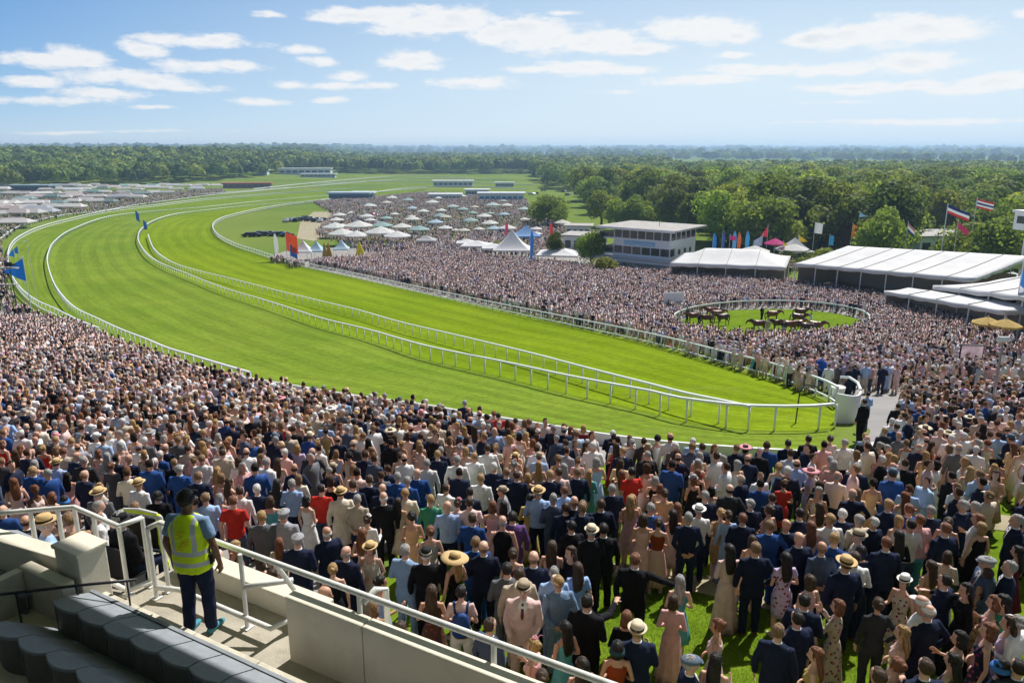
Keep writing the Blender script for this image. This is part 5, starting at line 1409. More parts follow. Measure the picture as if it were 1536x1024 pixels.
def feather(px,pb,pt,col,label,w=.75,grp='feather banners beside the marquees'):
    p=at(px,pb); H=hfor(p,pt); root=empty('feather_banner',p,random.uniform(-.5,.5)); tag(root,label,'banner',grp); m=MB(); m.tube([(0,0,-.2),(0,0,H*.75),(.1,0,H*.95),(.35,0,H)],.03,6); m.build('pole',M['white'],root)
    m=MB(); n=12; vs=[];fs=[]
    for i in range(n+1):
        t=i/n; z=H*(.22+.78*t); x1=w*(.75+.35*math.sin(math.pi*t*.9)); x0=.02 if t<.75 else .02+(t-.75)*1.2; x1=x1 if t<.8 else x1*(1-(t-.8)*2.2)
        vs+= [(x0,.0,z),(max(x0+.05,x1),.06*math.sin(6*t),z)]
    for i in range(n): fs.append((2*i,2*i+1,2*i+3,2*i+2))
    m.add(vs,fs).build('banner_cloth',M['objt'],root,True,col); return root
BL=(.03,.2,.6);RD=(.6,.04,.04);WH=(.8,.8,.8);YE=(.75,.5,.02);OR=(.8,.28,.02);NV=(.02,.03,.15);PK=(.6,.03,.22)
for a in [(1067,392,349,BL,'blue feather banner, leftmost beside the white marquee'),(1081,388,346,(.08,.12,.4),'dark blue feather banner second from the left by the marquee'),(1097,390,346,(.1,.35,.7),'light blue feather banner in the middle of the banner row'),(1104,392,348,(.7,.15,.05),'orange-red feather banner among the blue ones'),(1116,392,346,(.05,.3,.65),'bright blue feather banner at the right end of the row'),(795,402,345,BL,'blue feather banner over the picnic tables left of the hut'),(824,372,332,RD,'thin red feather banner behind the picnic tables'),(758,360,333,(.55,.05,.1),'dark red feather banner among the distant parasols')]: feather(*a)
flag(1217,392,333,'rect',[WH],'white flag on a pole above the marquee roof end',w=1.7,h=2.3,droop=.1)
flag(1195,388,352,'tri',[YE],'yellow flag left of the white flag above the marquee',w=2.2,h=1.7)
flag(1272,400,335,'rect',[OR],'orange flag between two trees over the huge marquee',w=1.6,h=2.6,droop=.3)
flag(1148,388,338,'tri',[(.7,.05,.08)],'red flag beside the pink parasol',w=-1.4,h=2.6)
flag(1141,390,352,'rect',[(.35,.42,.6)],'pale blue and white flag drooping beside the red one',w=-1.9,h=2.2,droop=.6)
flag(1352,412,333,'rect',[(.5,.2,.25),WH,NV],'small striped flag near the flat roofed house',w=1.4,h=1.5,droop=.9)
flag(1404,430,306,'rect',[NV,WH,RD],'long blue white and red striped flag on the taller pole pair, left one',w=3.6,h=1.3,droop=1.1,pr=.08)
flag(1447,420,297,'rect',[RD,WH,NV,WH,RD],'red white and blue striped flag flying highest over the woods',w=2.9,h=1.5,droop=.5,pr=.08)
flag(1423,428,331,'rect',[(.5,.04,.12)],'dark red flag hanging under the striped flags',w=1.9,h=1.0,droop=1.6)
flag(1240,398,352,'rect',[(.05,.3,.6)],'small blue banner flag right of the white flag',w=.9,h=2.0,droop=.1)
flag(1172,396,362,'tri',[YE],'small yellow pennant between the magenta parasol and white tent',w=1.2,h=.9)
flag(1092,396,352,'rect',[PK],'small pink flag among the feather banners',w=1.3,h=.9)
flag(1281,395,318,'tri',[(.3,.5,.7)],'pale blue pennant high between the trees',w=1.8,h=1.0)
flag(1516,505,393,'rect',[BL,WH,RD],'tall blue white and red banner at the front marquee',w=.9,h=6.5,droop=.1)
flag(1524,505,404,'tri',[RD],'narrow red pennant right of the tall tricolour banner',w=.9,h=7.5,droop=.05)
parasol(at(1160,392),2.4,hfor(at(1160,392),357),PK,'magenta parasol tipped beside the red flag','parasols around the marquees',cone=.5)
for px,py,l in((1190,393,'white parasol left of the huge marquee'),(1130,396,'white parasol behind the hipped marquee roof'),(1513,448,'white pyramid parasol at the right edge')):
    p=at(px,py); parasol(p,3.4,4.0,(.75,.74,.7),l,'parasols around the marquees',cone=.33)
for px,py,l in((1476,514,'yellow parasol over the path, left of a pair'),(1503,518,'yellow parasol over the path, right of a pair')):
    p=at(px,py); parasol(p,1.35,2.5,(.6,.42,.12),l,'parasols around the marquees',cone=.42)
# lamp mast, big screen
p=at(1484,632); r=empty('lamp_post',p); tag(r,'pale grey lamp mast standing in the right hand crowd','lamp post'); H=hfor(p,512); m=MB(); m.tube([(0,0,-.3),(0,0,H*.5),(0,0,H)],[.08,.06,.045],8); m.build('mast',M['roofgrey'],r); m=MB(); m.tube([(-.26,0,H),(-.2,0,H+.1),(.2,0,H+.1),(.26,0,H)],[(.06,.1),(.08,.14),(.08,.14),(.06,.1)],8,(0,1,0)); m.build('lamp_head',M['white'],r)
p=at(1452,566); r=empty('big_screen',p,R(-12)); tag(r,'small outdoor screen showing a race, standing on the right hand lawn','screen'); m=MB(); m.box((0,.1,1.75),(1.4,.14,.95)); m.build('housing',M['black'],r); m=MB(); m.box((0,.018,1.75),(1.28,.02,.83)); 
sm=pm('screen_picture',(.4,.3,.32),.4,.6,1.2); nt,N,L,b=NT(sm); b.inputs['Emission Strength'].default_value=.35; L.new(b.inputs['Base Color'].links[0].from_socket,b.inputs['Emission Color']); m.build('screen',sm,r)
for s in(-.6,.6): m=MB(); m.tube([(s,.1,-.1),(s,.1,1.4)],.035,6); m.build('leg',M['black'],r)
# solid white panel and drum where the rails end
a=at(1251,634);b_=at(1286,630); m=MB(); n=10; c=(a+b_)/2
for i in range(n):
    t0,t1=i/n,(i+1)/n; A_=a.lerp(b_,t0);B_=a.lerp(b_,t1); bow=.5; off=lambda t:Vector((.1,-1,0))*bow*math.sin(math.pi*t); A_=A_+off(t0);B_=B_+off(t1); d=B_-A_; mid=(A_+B_)/2; m.box((mid.x,mid.y,mid.z+.68),(d.length*1.02,.08,1.45),math.atan2(d.y,d.x))
tag(m.build('end_panel',M['rail']),'solid curved white panel closing off the end of the rails','panel')
m=MB(); m.tube([at(1286,626)+Vector((0,0,1.35)),at(1282,612)+Vector((0,0,1.35)),at(1270,602)+Vector((0,0,1.35)),at(1257,600)+Vector((0,0,1.3))],.07,8,(0,0,1)); tag(m.build('corner_rail',M['rail']),'short white rail joining the solid panel to the far rail','rail')
p=at(1255,604); m=MB(); m.tube([p+Vector((0,0,.0)),p+Vector((0,0,.55)),p+Vector((0,0,.9))],[.28,.3,.36],12); tag(m.build('litter_bin',M['white']),'white bin behind the solid end panel','bin')
p=at(1228,585); r=empty('umbrella',p); tag(r,'closed blue umbrella by the far rail end','umbrella'); m=MB(); m.tube([(0,0,.3),(0,0,.8),(0,0,1.7),(0,0,1.95)],[.1,.38,.3,.04],10); m.build('canopy',M['objt'],r,True,(.02,.12,.5)); m=MB(); m.tube([(0,0,-.1),(0,0,2.0)],.02,6); m.build('shaft',M['darkmetal'],r)
p=at(1193,636); m=MB(); m.tube([p,p+Vector((.05,0,1.5)),p+Vector((.25,0,1.85)),p+Vector((.7,0,1.8)),p+Vector((.85,0,1.65))],.03,6,(0,1,0)); tag(m.build('microphone_stand',M['darkmetal']),'thin dark hooked stand beside the long rail near its end','stand')
m=MB()
for i in range(10): m.box((i*.0+0,0,0),(0.001,.001,.001)) if False else None
# ---- paddock: green oval, white rail, horses
ov=[]; n=48
for k in range(n):
    a=2*math.pi*k/n; ov.append((1156+143*math.cos(a),489+25*math.sin(a)))
sheet('paddock_lawn',ov,M['lawnp'] if 'lawnp' in M else M['turf'] if False else M['lawn'],.06,step=1)
ov2=spline([at(1156+147*math.cos(2*math.pi*k/40),490+27.5*math.sin(2*math.pi*k/40),0) for k in range(17,44)],1.5)
make_rail(ov2,'paddock_rail','white rail curving round the back of the horse paddock',2.5,h=1.15,beam=(.14,.16),far_boost=False,cat='rail')
def horse_mesh():
    mb=MB()
    mb.tube([(-.78,0,1.2),(-.6,0,1.22),(-.3,0,1.18),(.1,0,1.14),(.42,0,1.18),(.6,0,1.22)],[.15,.34,.33,.34,.33,.2],12,(0,1,0))
    mb.tube([(.5,0,1.25),(.78,0,1.38),(1.02,0,1.44),(1.14,0,1.42)],[(.15,.25),(.12,.19),(.09,.14),(.08,.11)],10,(0,1,0))
    mb.tube([(1.08,0,1.47),(1.2,0,1.38),(1.34,0,1.2),(1.43,0,1.06)],[(.07,.09),(.085,.12),(.06,.08),(.045,.055)],10,(0,1,0))
    for s in(-1,1):
        mb.tube([(1.08,s*.05,1.5),(1.09,s*.06,1.62)],[.03,.008],6)
        f=.12*s; mb.tube([(.48,s*.13,1.15),(.47,s*.14,.85),(.5+f,s*.14,.55),(.46+f,s*.14,.12),(.5+f,s*.14,.02)],[.13,.085,.05,.038,.055],8)
        f=-.1*s; mb.tube([(-.6,s*.12,1.15),(-.5,s*.15,.85),(-.72+f,s*.14,.55),(-.68+f,s*.14,.12),(-.63+f,s*.14,.02)],[.19,.12,.055,.04,.055],8)
    return remesh(mb.mesh('horse',M['objhorse']),.028,2,.5)
M['objhorse']=pm('horse_coat',rough=.4,var=.2,scale=3,obj=True,spec=.5)
hme=horse_mesh(); mb=MB(); mb.tube([(-.8,0,1.35),(-.95,0,1.2),(-.98,0,.8),(-.95,0,.55)],[.05,.06,.06,.02],8); tail=mb.mesh('tail',M['hair'])
mb=MB(); mb.tube([(.55,0,1.48),(.78,0,1.55),(1.0,0,1.57)],[(.03,.07)]*3,8,(0,1,0)); mane=mb.mesh('mane',M['hair'])
HC_=[(.18,.045,.016),(.12,.03,.012),(.22,.06,.02),(.07,.022,.01)]
HS=[(1040,487,185,'rearmost of the left trio of horses'),(1058,490,160,'dark horse at the left of the paddock oval'),(1075,483,10,'chestnut horse at the top left of the ring'),(1083,489,200,'horse facing the rail, middle of the left group'),(1066,478,170,'horse half hidden against the left paddock rail'),(1137,500,175,'lone bay horse in the centre front of the ring'),(1158,484,5,'bay horse walking behind the centre'),(1167,499,185,'horse just right of the lone centre one'),(1182,501,170,'horse in the right hand bunch, leftmost'),(1197,489,340,'chestnut at the back of the right hand bunch'),(1196,500,20,'horse in the middle of the right hand bunch'),(1209,505,150,'front horse of the right hand bunch with lowered head'),(1222,502,340,'rightmost horse of the paddock bunch'),(1200,480,355,'horse nearest the right rear rail')]
for i,(px,py,a,l) in enumerate(HS):
    p=at(px,py); o=link('horse',hme,None,HC_[i%4]); o.location=p; o.rotation_euler=(0,0,R(a)); o.scale=(.95,)*3; tag(o,l,'horse','horses in the paddock'); link('tail',tail,o,(.01,.008,.006)); link('mane',mane,o,(.02,.01,.008))
for i,(px,py,c,l) in enumerate([(1048,492,'navy','groom in navy suit by the left horses'),(1150,503,'beige','handler in beige suit at the lone bay horse'),(1174,505,'charcoal','handler in charcoal suit by the right hand bunch'),(1142,481,'black','man in black suit behind the centre horse'),(1215,493,'white','stable hand in white shirt at the chestnut'),(1030,484,'black','steward in black beside the paddock gate')]):
    p=at(px,py); place_person(dict(x=p.x,y=p.y,z=p.z+.04,t='h' if c=='white' else 's',P='c',col=c,bot=None,hair='short',hc='dark',hat=None,hatc=None,rz=R(90+i*40),sc=1.0,r=.5,skin=SK[0],wd=1,label=l,group='handlers in the paddock'))
m=MB(); p=at(1009,470); m.box((p.x,p.y,p.z+1.6),(2.6,.15,2.2),.1); m.box((p.x-1.1,p.y,p.z+.2),(.1,.1,1),.1); m.box((p.x+1.1,p.y,p.z+.2),(.1,.1,1),.1); tag(m.build('white_board',M['white']),'blank white board at the left end of the paddock','board')
# ================================================================== picnic field, left enclosure, far buildings, cars
def uniq_rows(items,what,suffix,band=12):
    """items: list of (px,py,obj) -> labels by row and place in the row"""
    rows={}
    for it in items: rows.setdefault(int(it[1]//band),[]).append(it)
    for ri,(k,r) in enumerate(sorted(rows.items())):
        r.sort(key=lambda t:t[0])
        for i,(px,py,o) in enumerate(r): o['label']=f'{what}, {ordn(i+1)} from left in {ordn(ri+1)} row from back {suffix}'
def ordn(n): return ORD[n-1] if n<=12 else f'{n}th'
PCOL=[(.75,.75,.72)]*8+[(.5,.62,.6),(.35,.5,.48),(.45,.6,.7),(.65,.6,.5),(.7,.68,.6)]
rr=random.Random(3)
# big parasol / canopy prototype built once, copied
pp=parasol(Vector((0,0,-100)),2.6,3.2,(.7,.7,.7),'x','parasols among the picnic crowd',cone=.36,mat='objt'); firstp=True
def putpar(px,py,s,col,fr=None):
    global firstp
    p=at(px,py); o=pp if firstp else tree_copy(pp); firstp=False; o.location=p; o.scale=(s,s,s*.95); o.rotation_euler=(0,0,rr.random()*3)
    for c in o.children:
        if c.name.startswith('canopy'): c.color=(*col,1)
    return o
items=[]
for (px,py) in [(540,366),(571,364),(601,364),(512,368),(637,352),(570,346),(533,352),(602,346),(625,338),(655,330),(652,340),(676,332),(700,334),(724,330),(742,340),(690,345),(662,352),(760,350),(781,356),(797,352),(812,345),(827,340),(840,345),(720,346),(700,352),(740,353),(785,334),(760,326),(737,322),(712,324),(690,322),(668,320),(640,322),(610,326),(585,334),(560,338),(545,330),(590,322),(618,314),(650,310),(680,312),(705,310),(735,312),(765,316),(790,322),(806,330),(520,342),(505,350),(498,336),(515,328),(530,318),(555,315),(580,308),(840,386),(748,300),(700,300),(660,302),(620,303),(590,300),(560,305)]:
    px+=rr.uniform(-8,8);py+=rr.uniform(-4,4); big=1.25*rr.uniform(.8,1.2) if py>345 and px<650 else rr.uniform(.5,1.0)
    items.append((px,py,putpar(px,py+3,(1.15 if py>318 else 1.35)*big,rr.choice(PCOL if py<360 else PCOL[:6]))))
uniq_rows(items,'pale parasol','of the picnic field')
# pyramid tents
def ptent(px,py,w,h,label,col=(.8,.8,.8),grp='pyramid tents',eave=2.2,name='pyramid_tent'):
    p=at(px,py); root=empty(name,p,rr.uniform(-.2,.2)); tag(root,label,'tent',grp); m=MB(); n=10; vs=[];fs=[]
    for j in range(n+1):
        t=j/n; r=w/2*(1-t)**1.0; z=eave+(h-eave)*(t**1.5)
        for a in((-1,-1),(1,-1),(1,1),(-1,1)): vs.append((a[0]*r,a[1]*r,z))
    for j in range(n):
        for k in range(4): fs.append((4*j+k,4*j+(k+1)%4,4*j+4+(k+1)%4,4*j+4+k))
    for a,b in((0,1),(1,2),(3,0)): 
        q=len(vs); va=vs[a];vb=vs[b]; vs+= [(va[0],va[1],eave-.35),(vb[0],vb[1],eave-.35)]; fs.append((a,b,q+1,q))
    m.add(vs,fs).build('canopy',M['objt'],root,False,col)
    for a in((-1,-1),(1,-1),(1,1),(-1,1)): m=MB(); m.tube([(a[0]*w/2*.98,a[1]*w/2*.98,-.2),(a[0]*w/2*.98,a[1]*w/2*.98,eave)],.05,5); m.build('leg',M['white'],root)
    return root
for a in [(456,390,4.2,4.6,'white pyramid tent, leftmost by the bend in the far rail'),(476,389,3.6,4.2,'white and pale blue peaked tent next to the yellow sculptures',(.5,.68,.78)),(513,386,3.4,4.2,'pale blue peaked tent right of the golden sculptures',(.55,.7,.78)),(768,386,8.5,6.5,'white pyramid marquee at the back of the packed crowd'),(716,380,7,3.2,'low white tent left of the pyramid marquee'),(700,376,5,3.0,'small low white tent leftmost of the pair'),(742,384,6,3.0,'flat white tent joined to the pyramid marquee'),(838,394,9,3.6,'long low white tent right of the pyramid marquee'),(640,372,5,3.4,'grey white tent at the back of the crowd beside the parasols',(.5,.5,.5)),(1190,389,7,5.0,'white peaked tent behind the huge marquee')]: ptent(*a)
for px,py,c,l,w in((540,386,(.75,.65,.02),'bright yellow tapering flag tent in the crowd',2.6),(494,392,(.45,.3,.05),'golden shell shaped sculpture by the tents, right one',1.8),(488,391,(.5,.38,.1),'golden shell shaped sculpture by the tents, left one',1.8)):
    p=at(px,py); m=MB(); H=hfor(p,362); m.tube([(0,0,-.1),(.1,0,H*.4),(-.05,0,H*.75),(0,0,H)],[(w/2,.4),(w*.32,.3),(w*.16,.16),.02],8); o=m.build('sail_banner',M['objt'],smooth=True,color=c); o.location=p; tag(o,l,'banner')
flag(431,392,348,'rect',[(.75,.08,.02)],'red and orange banner left of the white pyramid tents',w=2.6,h=4,droop=.2)
flag(436,392,366,'rect',[(.05,.2,.6)],'small blue banner beside the red one by the tents',w=1.6,h=2.5,droop=.3)
feather(413,392,350,(.7,.7,.7),'white feather banner left of the red banner',w=1.2)
ptent(790,364,7,5,'blue and white peaked tent near the blue banner',(.25,.45,.75))
# cars
def car_mesh():
    mb=MB(); prof=[(-2.1,.45),(-2.15,.75),(-1.9,.95),(-1.35,1.0),(-.9,1.4),(.5,1.43),(1.15,1.02),(1.95,.9),(2.15,.65),(2.12,.4)]
    vs=[];fs=[];n=len(prof)
    for y,k in((-.86,.0),(-.8,1),(.8,1),(.86,0)):
        for x,z in prof: vs.append((x,y if z<1.05 else y*.82,z if k or z<1.0 else z-.03))
    for j in range(3):
        for i in range(n-1): fs.append((j*n+i,(j+1)*n+i,(j+1)*n+i+1,j*n+i+1))
    fs+=[tuple(range(n)),tuple(3*n+i for i in range(n-1,-1,-1)),(0,n,2*n,3*n)[::-1]]; mb.add(vs,fs); body=mb.mesh('car_body',M['carpaint'],False)
    w=MB(); w.box((-.2,0,1.22),(1.3,1.46,.26)); w.add([(.52,-.6,1.36),(.52,.6,1.36),(1.12,.68,1.06),(1.12,-.68,1.06)],[(0,3,2,1)]); win=w.mesh('windows',M['glass'])
    t=MB(); t.tube([(0,-.1,0),(0,.1,0)],.32,12,(1,0,0)); wh=t.mesh('wheel',M['black']); return body,win,wh
M['carpaint']=pm('car_paint',rough=.25,var=.03,scale=2,obj=True,spec=.6,metal=.2)
cb_,cw_,ch_=car_mesh(); cars=[]
def car(px,py,a,col):
    p=at(px,py); o=link('parked_car',cb_,None,col); o.location=p+Vector((0,0,-.02)); o.rotation_euler=(0,0,a); o['category']='car'; o['group']='cars parked in the infield'; link('windows',cw_,o)
    for x in(-1.3,1.35):
        for y in(-.78,.78): w=link('wheel',ch_,o); w.location=(x,y,.32)
    cars.append((px,py,o))
KC=[(.01,.01,.012)]*6+[(.02,.03,.06),(.12,.12,.13),(.4,.4,.42)]
for i in range(13): car(430+i*4.6,331+rr.uniform(-2.5,2.5),rr.uniform(1.2,1.9),rr.choice(KC))
for i in range(8): car(374+i*8,354+rr.uniform(-1.5,1.5),rr.uniform(.0,.5),rr.choice(KC))
for i in range(10): car(520+i*5,348-i*3+rr.uniform(-2,2),rr.uniform(0,3),rr.choice(KC+[(.3,.45,.5),(.4,.05,.04),(.6,.6,.6)]))
for i in range(12): car(505+rr.uniform(0,80),340-rr.uniform(0,14),rr.uniform(0,3),rr.choice(KC+[(.3,.45,.5),(.5,.5,.55)]))
for i in range(14): car(905+i*9+rr.uniform(-2,2),318+rr.uniform(-6,6),rr.uniform(0,3),rr.choice(KC+[(.6,.6,.6)]*4))
for i in range(16): car(850+rr.uniform(-70,60),292+rr.uniform(-6,4),rr.uniform(0,3),rr.choice(KC+[(.6,.6,.6)]*6))
uniq_rows(cars,'parked car','in the infield',10)
# left enclosure: rows of pale canopies
def canopy_proto():
    root=empty('market_canopy',(0,0,0)); m=MB(); w,d=9,5; m.add([(-w/2,-d/2,2.3),(w/2,-d/2,2.3),(w/2,d/2,2.3),(-w/2,d/2,2.3),(-w/2+1.5,0,3.5),(w/2-1.5,0,3.5),(-w/2,-d/2,2.0),(w/2,-d/2,2.0),(w/2,d/2,2.0),(-w/2,d/2,2.0)],[(0,1,5,4),(1,2,5),(2,3,4,5),(3,0,4),(6,7,1,0),(7,8,2,1),(8,9,3,2),(9,6,0,3)]); m.build('canopy',M['objt'],root,False,(.72,.68,.66))
    for a in((-1,-1),(1,-1),(1,1),(-1,1)): m=MB(); m.tube([(a[0]*w/2*.97,a[1]*d/2*.97,-.3),(a[0]*w/2*.97,a[1]*d/2*.97,2.3)],.06,5); m.build('leg',M['white'],root)
    tag(root,'x','canopy','pale canopies of the left enclosure'); return root
cp=canopy_proto(); f0=True; items=[]
def putcan(px,py,s,rz):
    global f0
    o=cp if f0 else tree_copy(cp); f0=False; o.location=at(px,py); o.scale=(s,s*rr.uniform(.8,1.2),rr.uniform(.9,1.15)); o.rotation_euler=(0,0,rz); k=rr.uniform(.6,1.0); c=rr.choice([(.78,.75,.72)]*5+[(.7,.6,.58),(.6,.62,.68),(.35,.5,.48)])
    for ch in o.children:
        if ch.name.startswith('canopy'): ch.color=(*[q*k for q in c],1)
    items.append((px,py,o))
for row,(py0,py1,x0,x1,n) in enumerate([(284,282,0,330,22),(289,287,0,300,20),(296,293,-4,255,17),(303,300,-4,215,14),(311,308,-6,170,11),(320,316,-8,120,7),(331,326,-10,75,5),(343,340,-10,35,3)]):
    for i in range(n):
        t=(i+.5)/n; 
        if rr.random()<.12: continue
        putcan(x0+(x1-x0)*t+rr.uniform(-4,4),py0+(py1-py0)*t+rr.uniform(-1.6,1.6),rr.uniform(.9,1.35),rr.uniform(-.25,.5))
uniq_rows(items,'pale canopy','of left enclosure',7)
# far stands and halls
def hall(px,py,w,d,h,label,rz=0,col=(.75,.76,.78),rc=(.7,.72,.75),name='distant_hall',wins=8,band=(.12,.16,.2)):
    p=at(px,py); r=empty(name,p,R(rz)); tag(r,label,'building','distant buildings'); m=MB(); m.box((0,0,h/2-1),(w,d,h+2)); m.build('wall',M['obj'],r,color=col); m=MB(); m.prism([(-w/2-1,-d/2-1),(w/2+1,-d/2-1),(w/2+1,d/2+1),(-w/2-1,d/2+1)],h+.01,h+.8); m.build('roof',M['obj'],r,color=rc)
    for i in range(wins): f=MB(); f.box((-w/2+w*(i+.5)/wins,-d/2-.05,h*.55),(w/wins*.75,.1,h*.35)); f.build('window',M['obj'],r,color=band)
hall(459,262,54,12,6,'long low white grandstand far off beside the left woods',4)
hall(478,266,34,8,3,'second white roofed hall just in front of the long grandstand',2)
hall(526,300,22,9,3.6,'blue grey hospitality block in the middle of the meadow',0,(.12,.22,.36),(.4,.5,.6))
hall(545,299,12,9,3.5,'pale wing attached right of the blue grey block',0,(.4,.45,.5))
hall(680,280,30,10,4,'white hangar like tent before the far tree line',2)
hall(757,280,14,6,2.6,'small white shed right of the hangar tent',0)
hall(668,300,17,8,2.8,'white roofed bar at the back of the picnic field',0)
hall(752,302,24,8,4,'white hospitality hall with blue windows behind the picnic field',0,(.75,.77,.8),(.7,.74,.8),band=(.1,.3,.5))
hall(716,293,14,7,3,'grey roofed hall left of the hospitality hall',0,(.5,.55,.6))
hall(1000,290,10,8,3.5,'small white stable block at the wood edge',0)
hall(395,262,10,8,4.5,'small white cottage in front of the left woods',0)
hall(372,282,34,8,3.2,'rust red roofed stable row by the left woods',8,(.4,.25,.22),(.45,.15,.1))
hall(50,288,26,8,4,'blue grey shed at the left woods edge',0,(.15,.22,.28),(.25,.35,.4))
hall(30,258,16,10,5,'white house among the trees of the left hill',0,(.6,.58,.52),(.5,.5,.48))
hall(228,235,12,9,5,'small white cottage high in the left woods',0)
# flagpoles and start tower on the left
for px,pb,pt,w,h,c,l in((56,455,360,-1.0,0.1,WH,'bare white flagpole, tallest at the left bend'),(40,440,386,1,.1,WH,'bare white pole beside the blue pennants'),(30,430,372,-1.2,1.4,BL,'small blue pennant behind the large blue one'),(36,428,368,-1.3,1.3,(.04,.15,.45),'small dark blue pennant at the left bend')):
    flag(px,pb,pt,'tri',[c],l,w=w,h=h,grp='flagpoles at the left bend')
flag(48,470,386,'tri',[(.01,.14,.5)],'large blue triangular flag with white mark at the left bend',w=-3.0,h=2.9,droop=.1,grp='flagpoles at the left bend')
for px,pb,pt,l in((206,344,315,'blue marker flag at the start of the inner rail, left one'),(216,345,329,'blue marker flag at the start of the inner rail, right one')): flag(px,pb,pt,'rect',[(.03,.1,.35)],l,w=1.2,h=3,grp='marker flags')
p=at(22,476); r=empty('camera_tower',p); tag(r,'dark scaffold camera post behind the left crowd','tower'); H=hfor(p,402)
for a in(-.5,.5): m=MB(); m.tube([(a,0,-.2),(a*.8,0,H)],.06,6); m.build('leg',M['darkmetal'],r)
m=MB(); m.box((-.3,0,H),(3.4,.5,.14)); m.box((-.3,0,H-2),(2.6,.4,.12)); m.build('platform',M['roofgrey'],r); m=MB(); m.box((.3,0,H+.45),(.7,.4,.5)); m.tube([(.6,0,H+.45),(1.1,0,H+.4)],.12,8,(0,1,0)); m.build('tv_camera',M['black'],r)
# a lone gardener/runner dots on the meadow
# ================================================================== trees
def tree_proto(seed,h,w,leaf,nleaf,mat,trunk=True,nc=20,squash=.9,base=.06):
    r_=np.random.default_rng(seed); rnd=random.Random(seed); cl=[]
    for i in range(nc):
        while True:
            a=r_.uniform(-1,1,3)
            if (a**2).sum()<1: break
        cl.append((a[0]*w*.36,a[1]*w*.36,h*(.5+(base*.5))+a[2]*h*(.5-base*.5)*.62*squash*1.1,r_.uniform(.17,.27)*w))
    cl.append((0,0,h*.62,w*.3)); cl.append((0,0,h*.8,w*.2))
    cl=np.array(cl); k=r_.integers(0,len(cl),nleaf); d=r_.normal(size=(nleaf,3)); d/=np.linalg.norm(d,axis=1)[:,None]
    d[:,2]=np.where((d[:,2]<-.3)&(r_.random(nleaf)<.6),-d[:,2],d[:,2]); rad=cl[k,3]*(r_.uniform(.72,1.06,nleaf)+(r_.random(nleaf)<.06)*r_.uniform(0,.25,nleaf))
    c=cl[k,:3]+d*rad[:,None]*np.array([1,1,.82]); n=d+r_.normal(size=(nleaf,3))*.4; n/=np.linalg.norm(n,axis=1)[:,None]
    t=np.cross(n,r_.normal(size=(nleaf,3))); t/=np.linalg.norm(t,axis=1)[:,None]; b=np.cross(n,t); s=(leaf*r_.uniform(.6,1.3,nleaf)/2)[:,None]
    V=np.stack([c-t*s-b*s*.6,c+t*s*.2-b*s,c+t*s+b*s*.5,c-t*s*.3+b*s],1).reshape(-1,3); F_=np.arange(nleaf*4).reshape(-1,4)
    me=bpy.data.meshes.new('crown'); me.from_pydata(V.tolist(),[],F_.tolist()); me.materials.append(M[mat]); me.update()
    tr=MB(); tr.tube([(0,0,-1),(0,0,h*.2),(w*.02,0,h*.5),(0,0,h*.8)],[w*.045,w*.035,w*.022,w*.008],7)
    for i in range(5): a=rnd.uniform(0,6.28); z=h*rnd.uniform(.22,.5); q=w*.3; tr.tube([(0,0,z),(q*.5*math.cos(a),q*.5*math.sin(a),z+h*.12),(q*math.cos(a),q*math.sin(a),z+h*.24)],[w*.018,w*.012,w*.004],5)
    return me,tr.mesh('trunk',M['bark'])
TP={}
def tp(kind):
    if kind not in TP:
        k,i=kind.rsplit('_',1); i=int(i)
        spec={'mid':(14,14,.62,5600,'leaf'),'dark':(15,12,.6,5200,'leafd'),'yel':(13,13,.62,5200,'leafy'),'farm':(14,14,1.1,1500,'leaf'),'fard':(15,13,1.1,1500,'leafd'),'fary':(13,14,1.1,1500,'leafy'),'bush':(4,5,.4,1500,'leafy'),'or':(9,7,.45,2600,'leafo')}[k]
        TP[kind]=tree_proto(sum(map(ord,k))*7+i*13,*spec)
    return TP[kind]
def tree(x,y,h,kind,label,grp,wf=1.0,name='broadleaf_tree'):
    cm,tm=tp(kind); k=kind.split('_')[0]; H0={'mid':14,'dark':15,'yel':13,'farm':14,'fard':15,'fary':13,'bush':4,'or':9}[k]; z=float(zg(x,y)); root=empty(name,(x,y,z),rr.uniform(0,6.28)); s=h/H0; root.scale=(s*wf,s*wf,s); tag(root,label,'tree' if name!='shrub' else 'shrub',grp)
    link('crown',cm,root); link('trunk',tm,root); return root
def tpx(px,pb,pt,kind,label,grp='trees near the pavilion and marquees',wf=1.0,name='broadleaf_tree'):
    p=at(px,pb); return tree(p.x,p.y,hfor(p,pt),kind,label,grp,wf,name)
tpx(887,402,345,'mid_0','rounded green tree directly left of the white pavilion',wf=.85); tpx(832,394,344,'dark_1','dark small tree left of the low hut',wf=.7)
tpx(822,342,291,'mid_1','large rounded tree standing alone on the meadow edge',wf=1.25); tpx(808,338,298,'dark_0','dark tree behind the lone rounded one',wf=.9); tpx(838,340,300,'mid_2','bushy tree right of the lone rounded one',wf=.9)
tpx(902,340,284,'mid_0','tall green tree behind the low hut',wf=.9); tpx(925,345,296,'yel_0','lighter green tree left of the pavilion roof',wf=.9); tpx(952,345,290,'mid_2','green tree over the left part of the pavilion roof',wf=.95); tpx(966,342,300,'yel_1','pale leafy tree over the middle of the pavilion roof',wf=.9); tpx(1010,352,276,'dark_0','tall dark tree over the right part of the pavilion roof',wf=1.0); tpx(1040,360,284,'dark_1','dense dark tree right of the pavilion',wf=1.0); tpx(1075,372,282,'mid_1','big green tree behind the feather banners',wf=1.0)
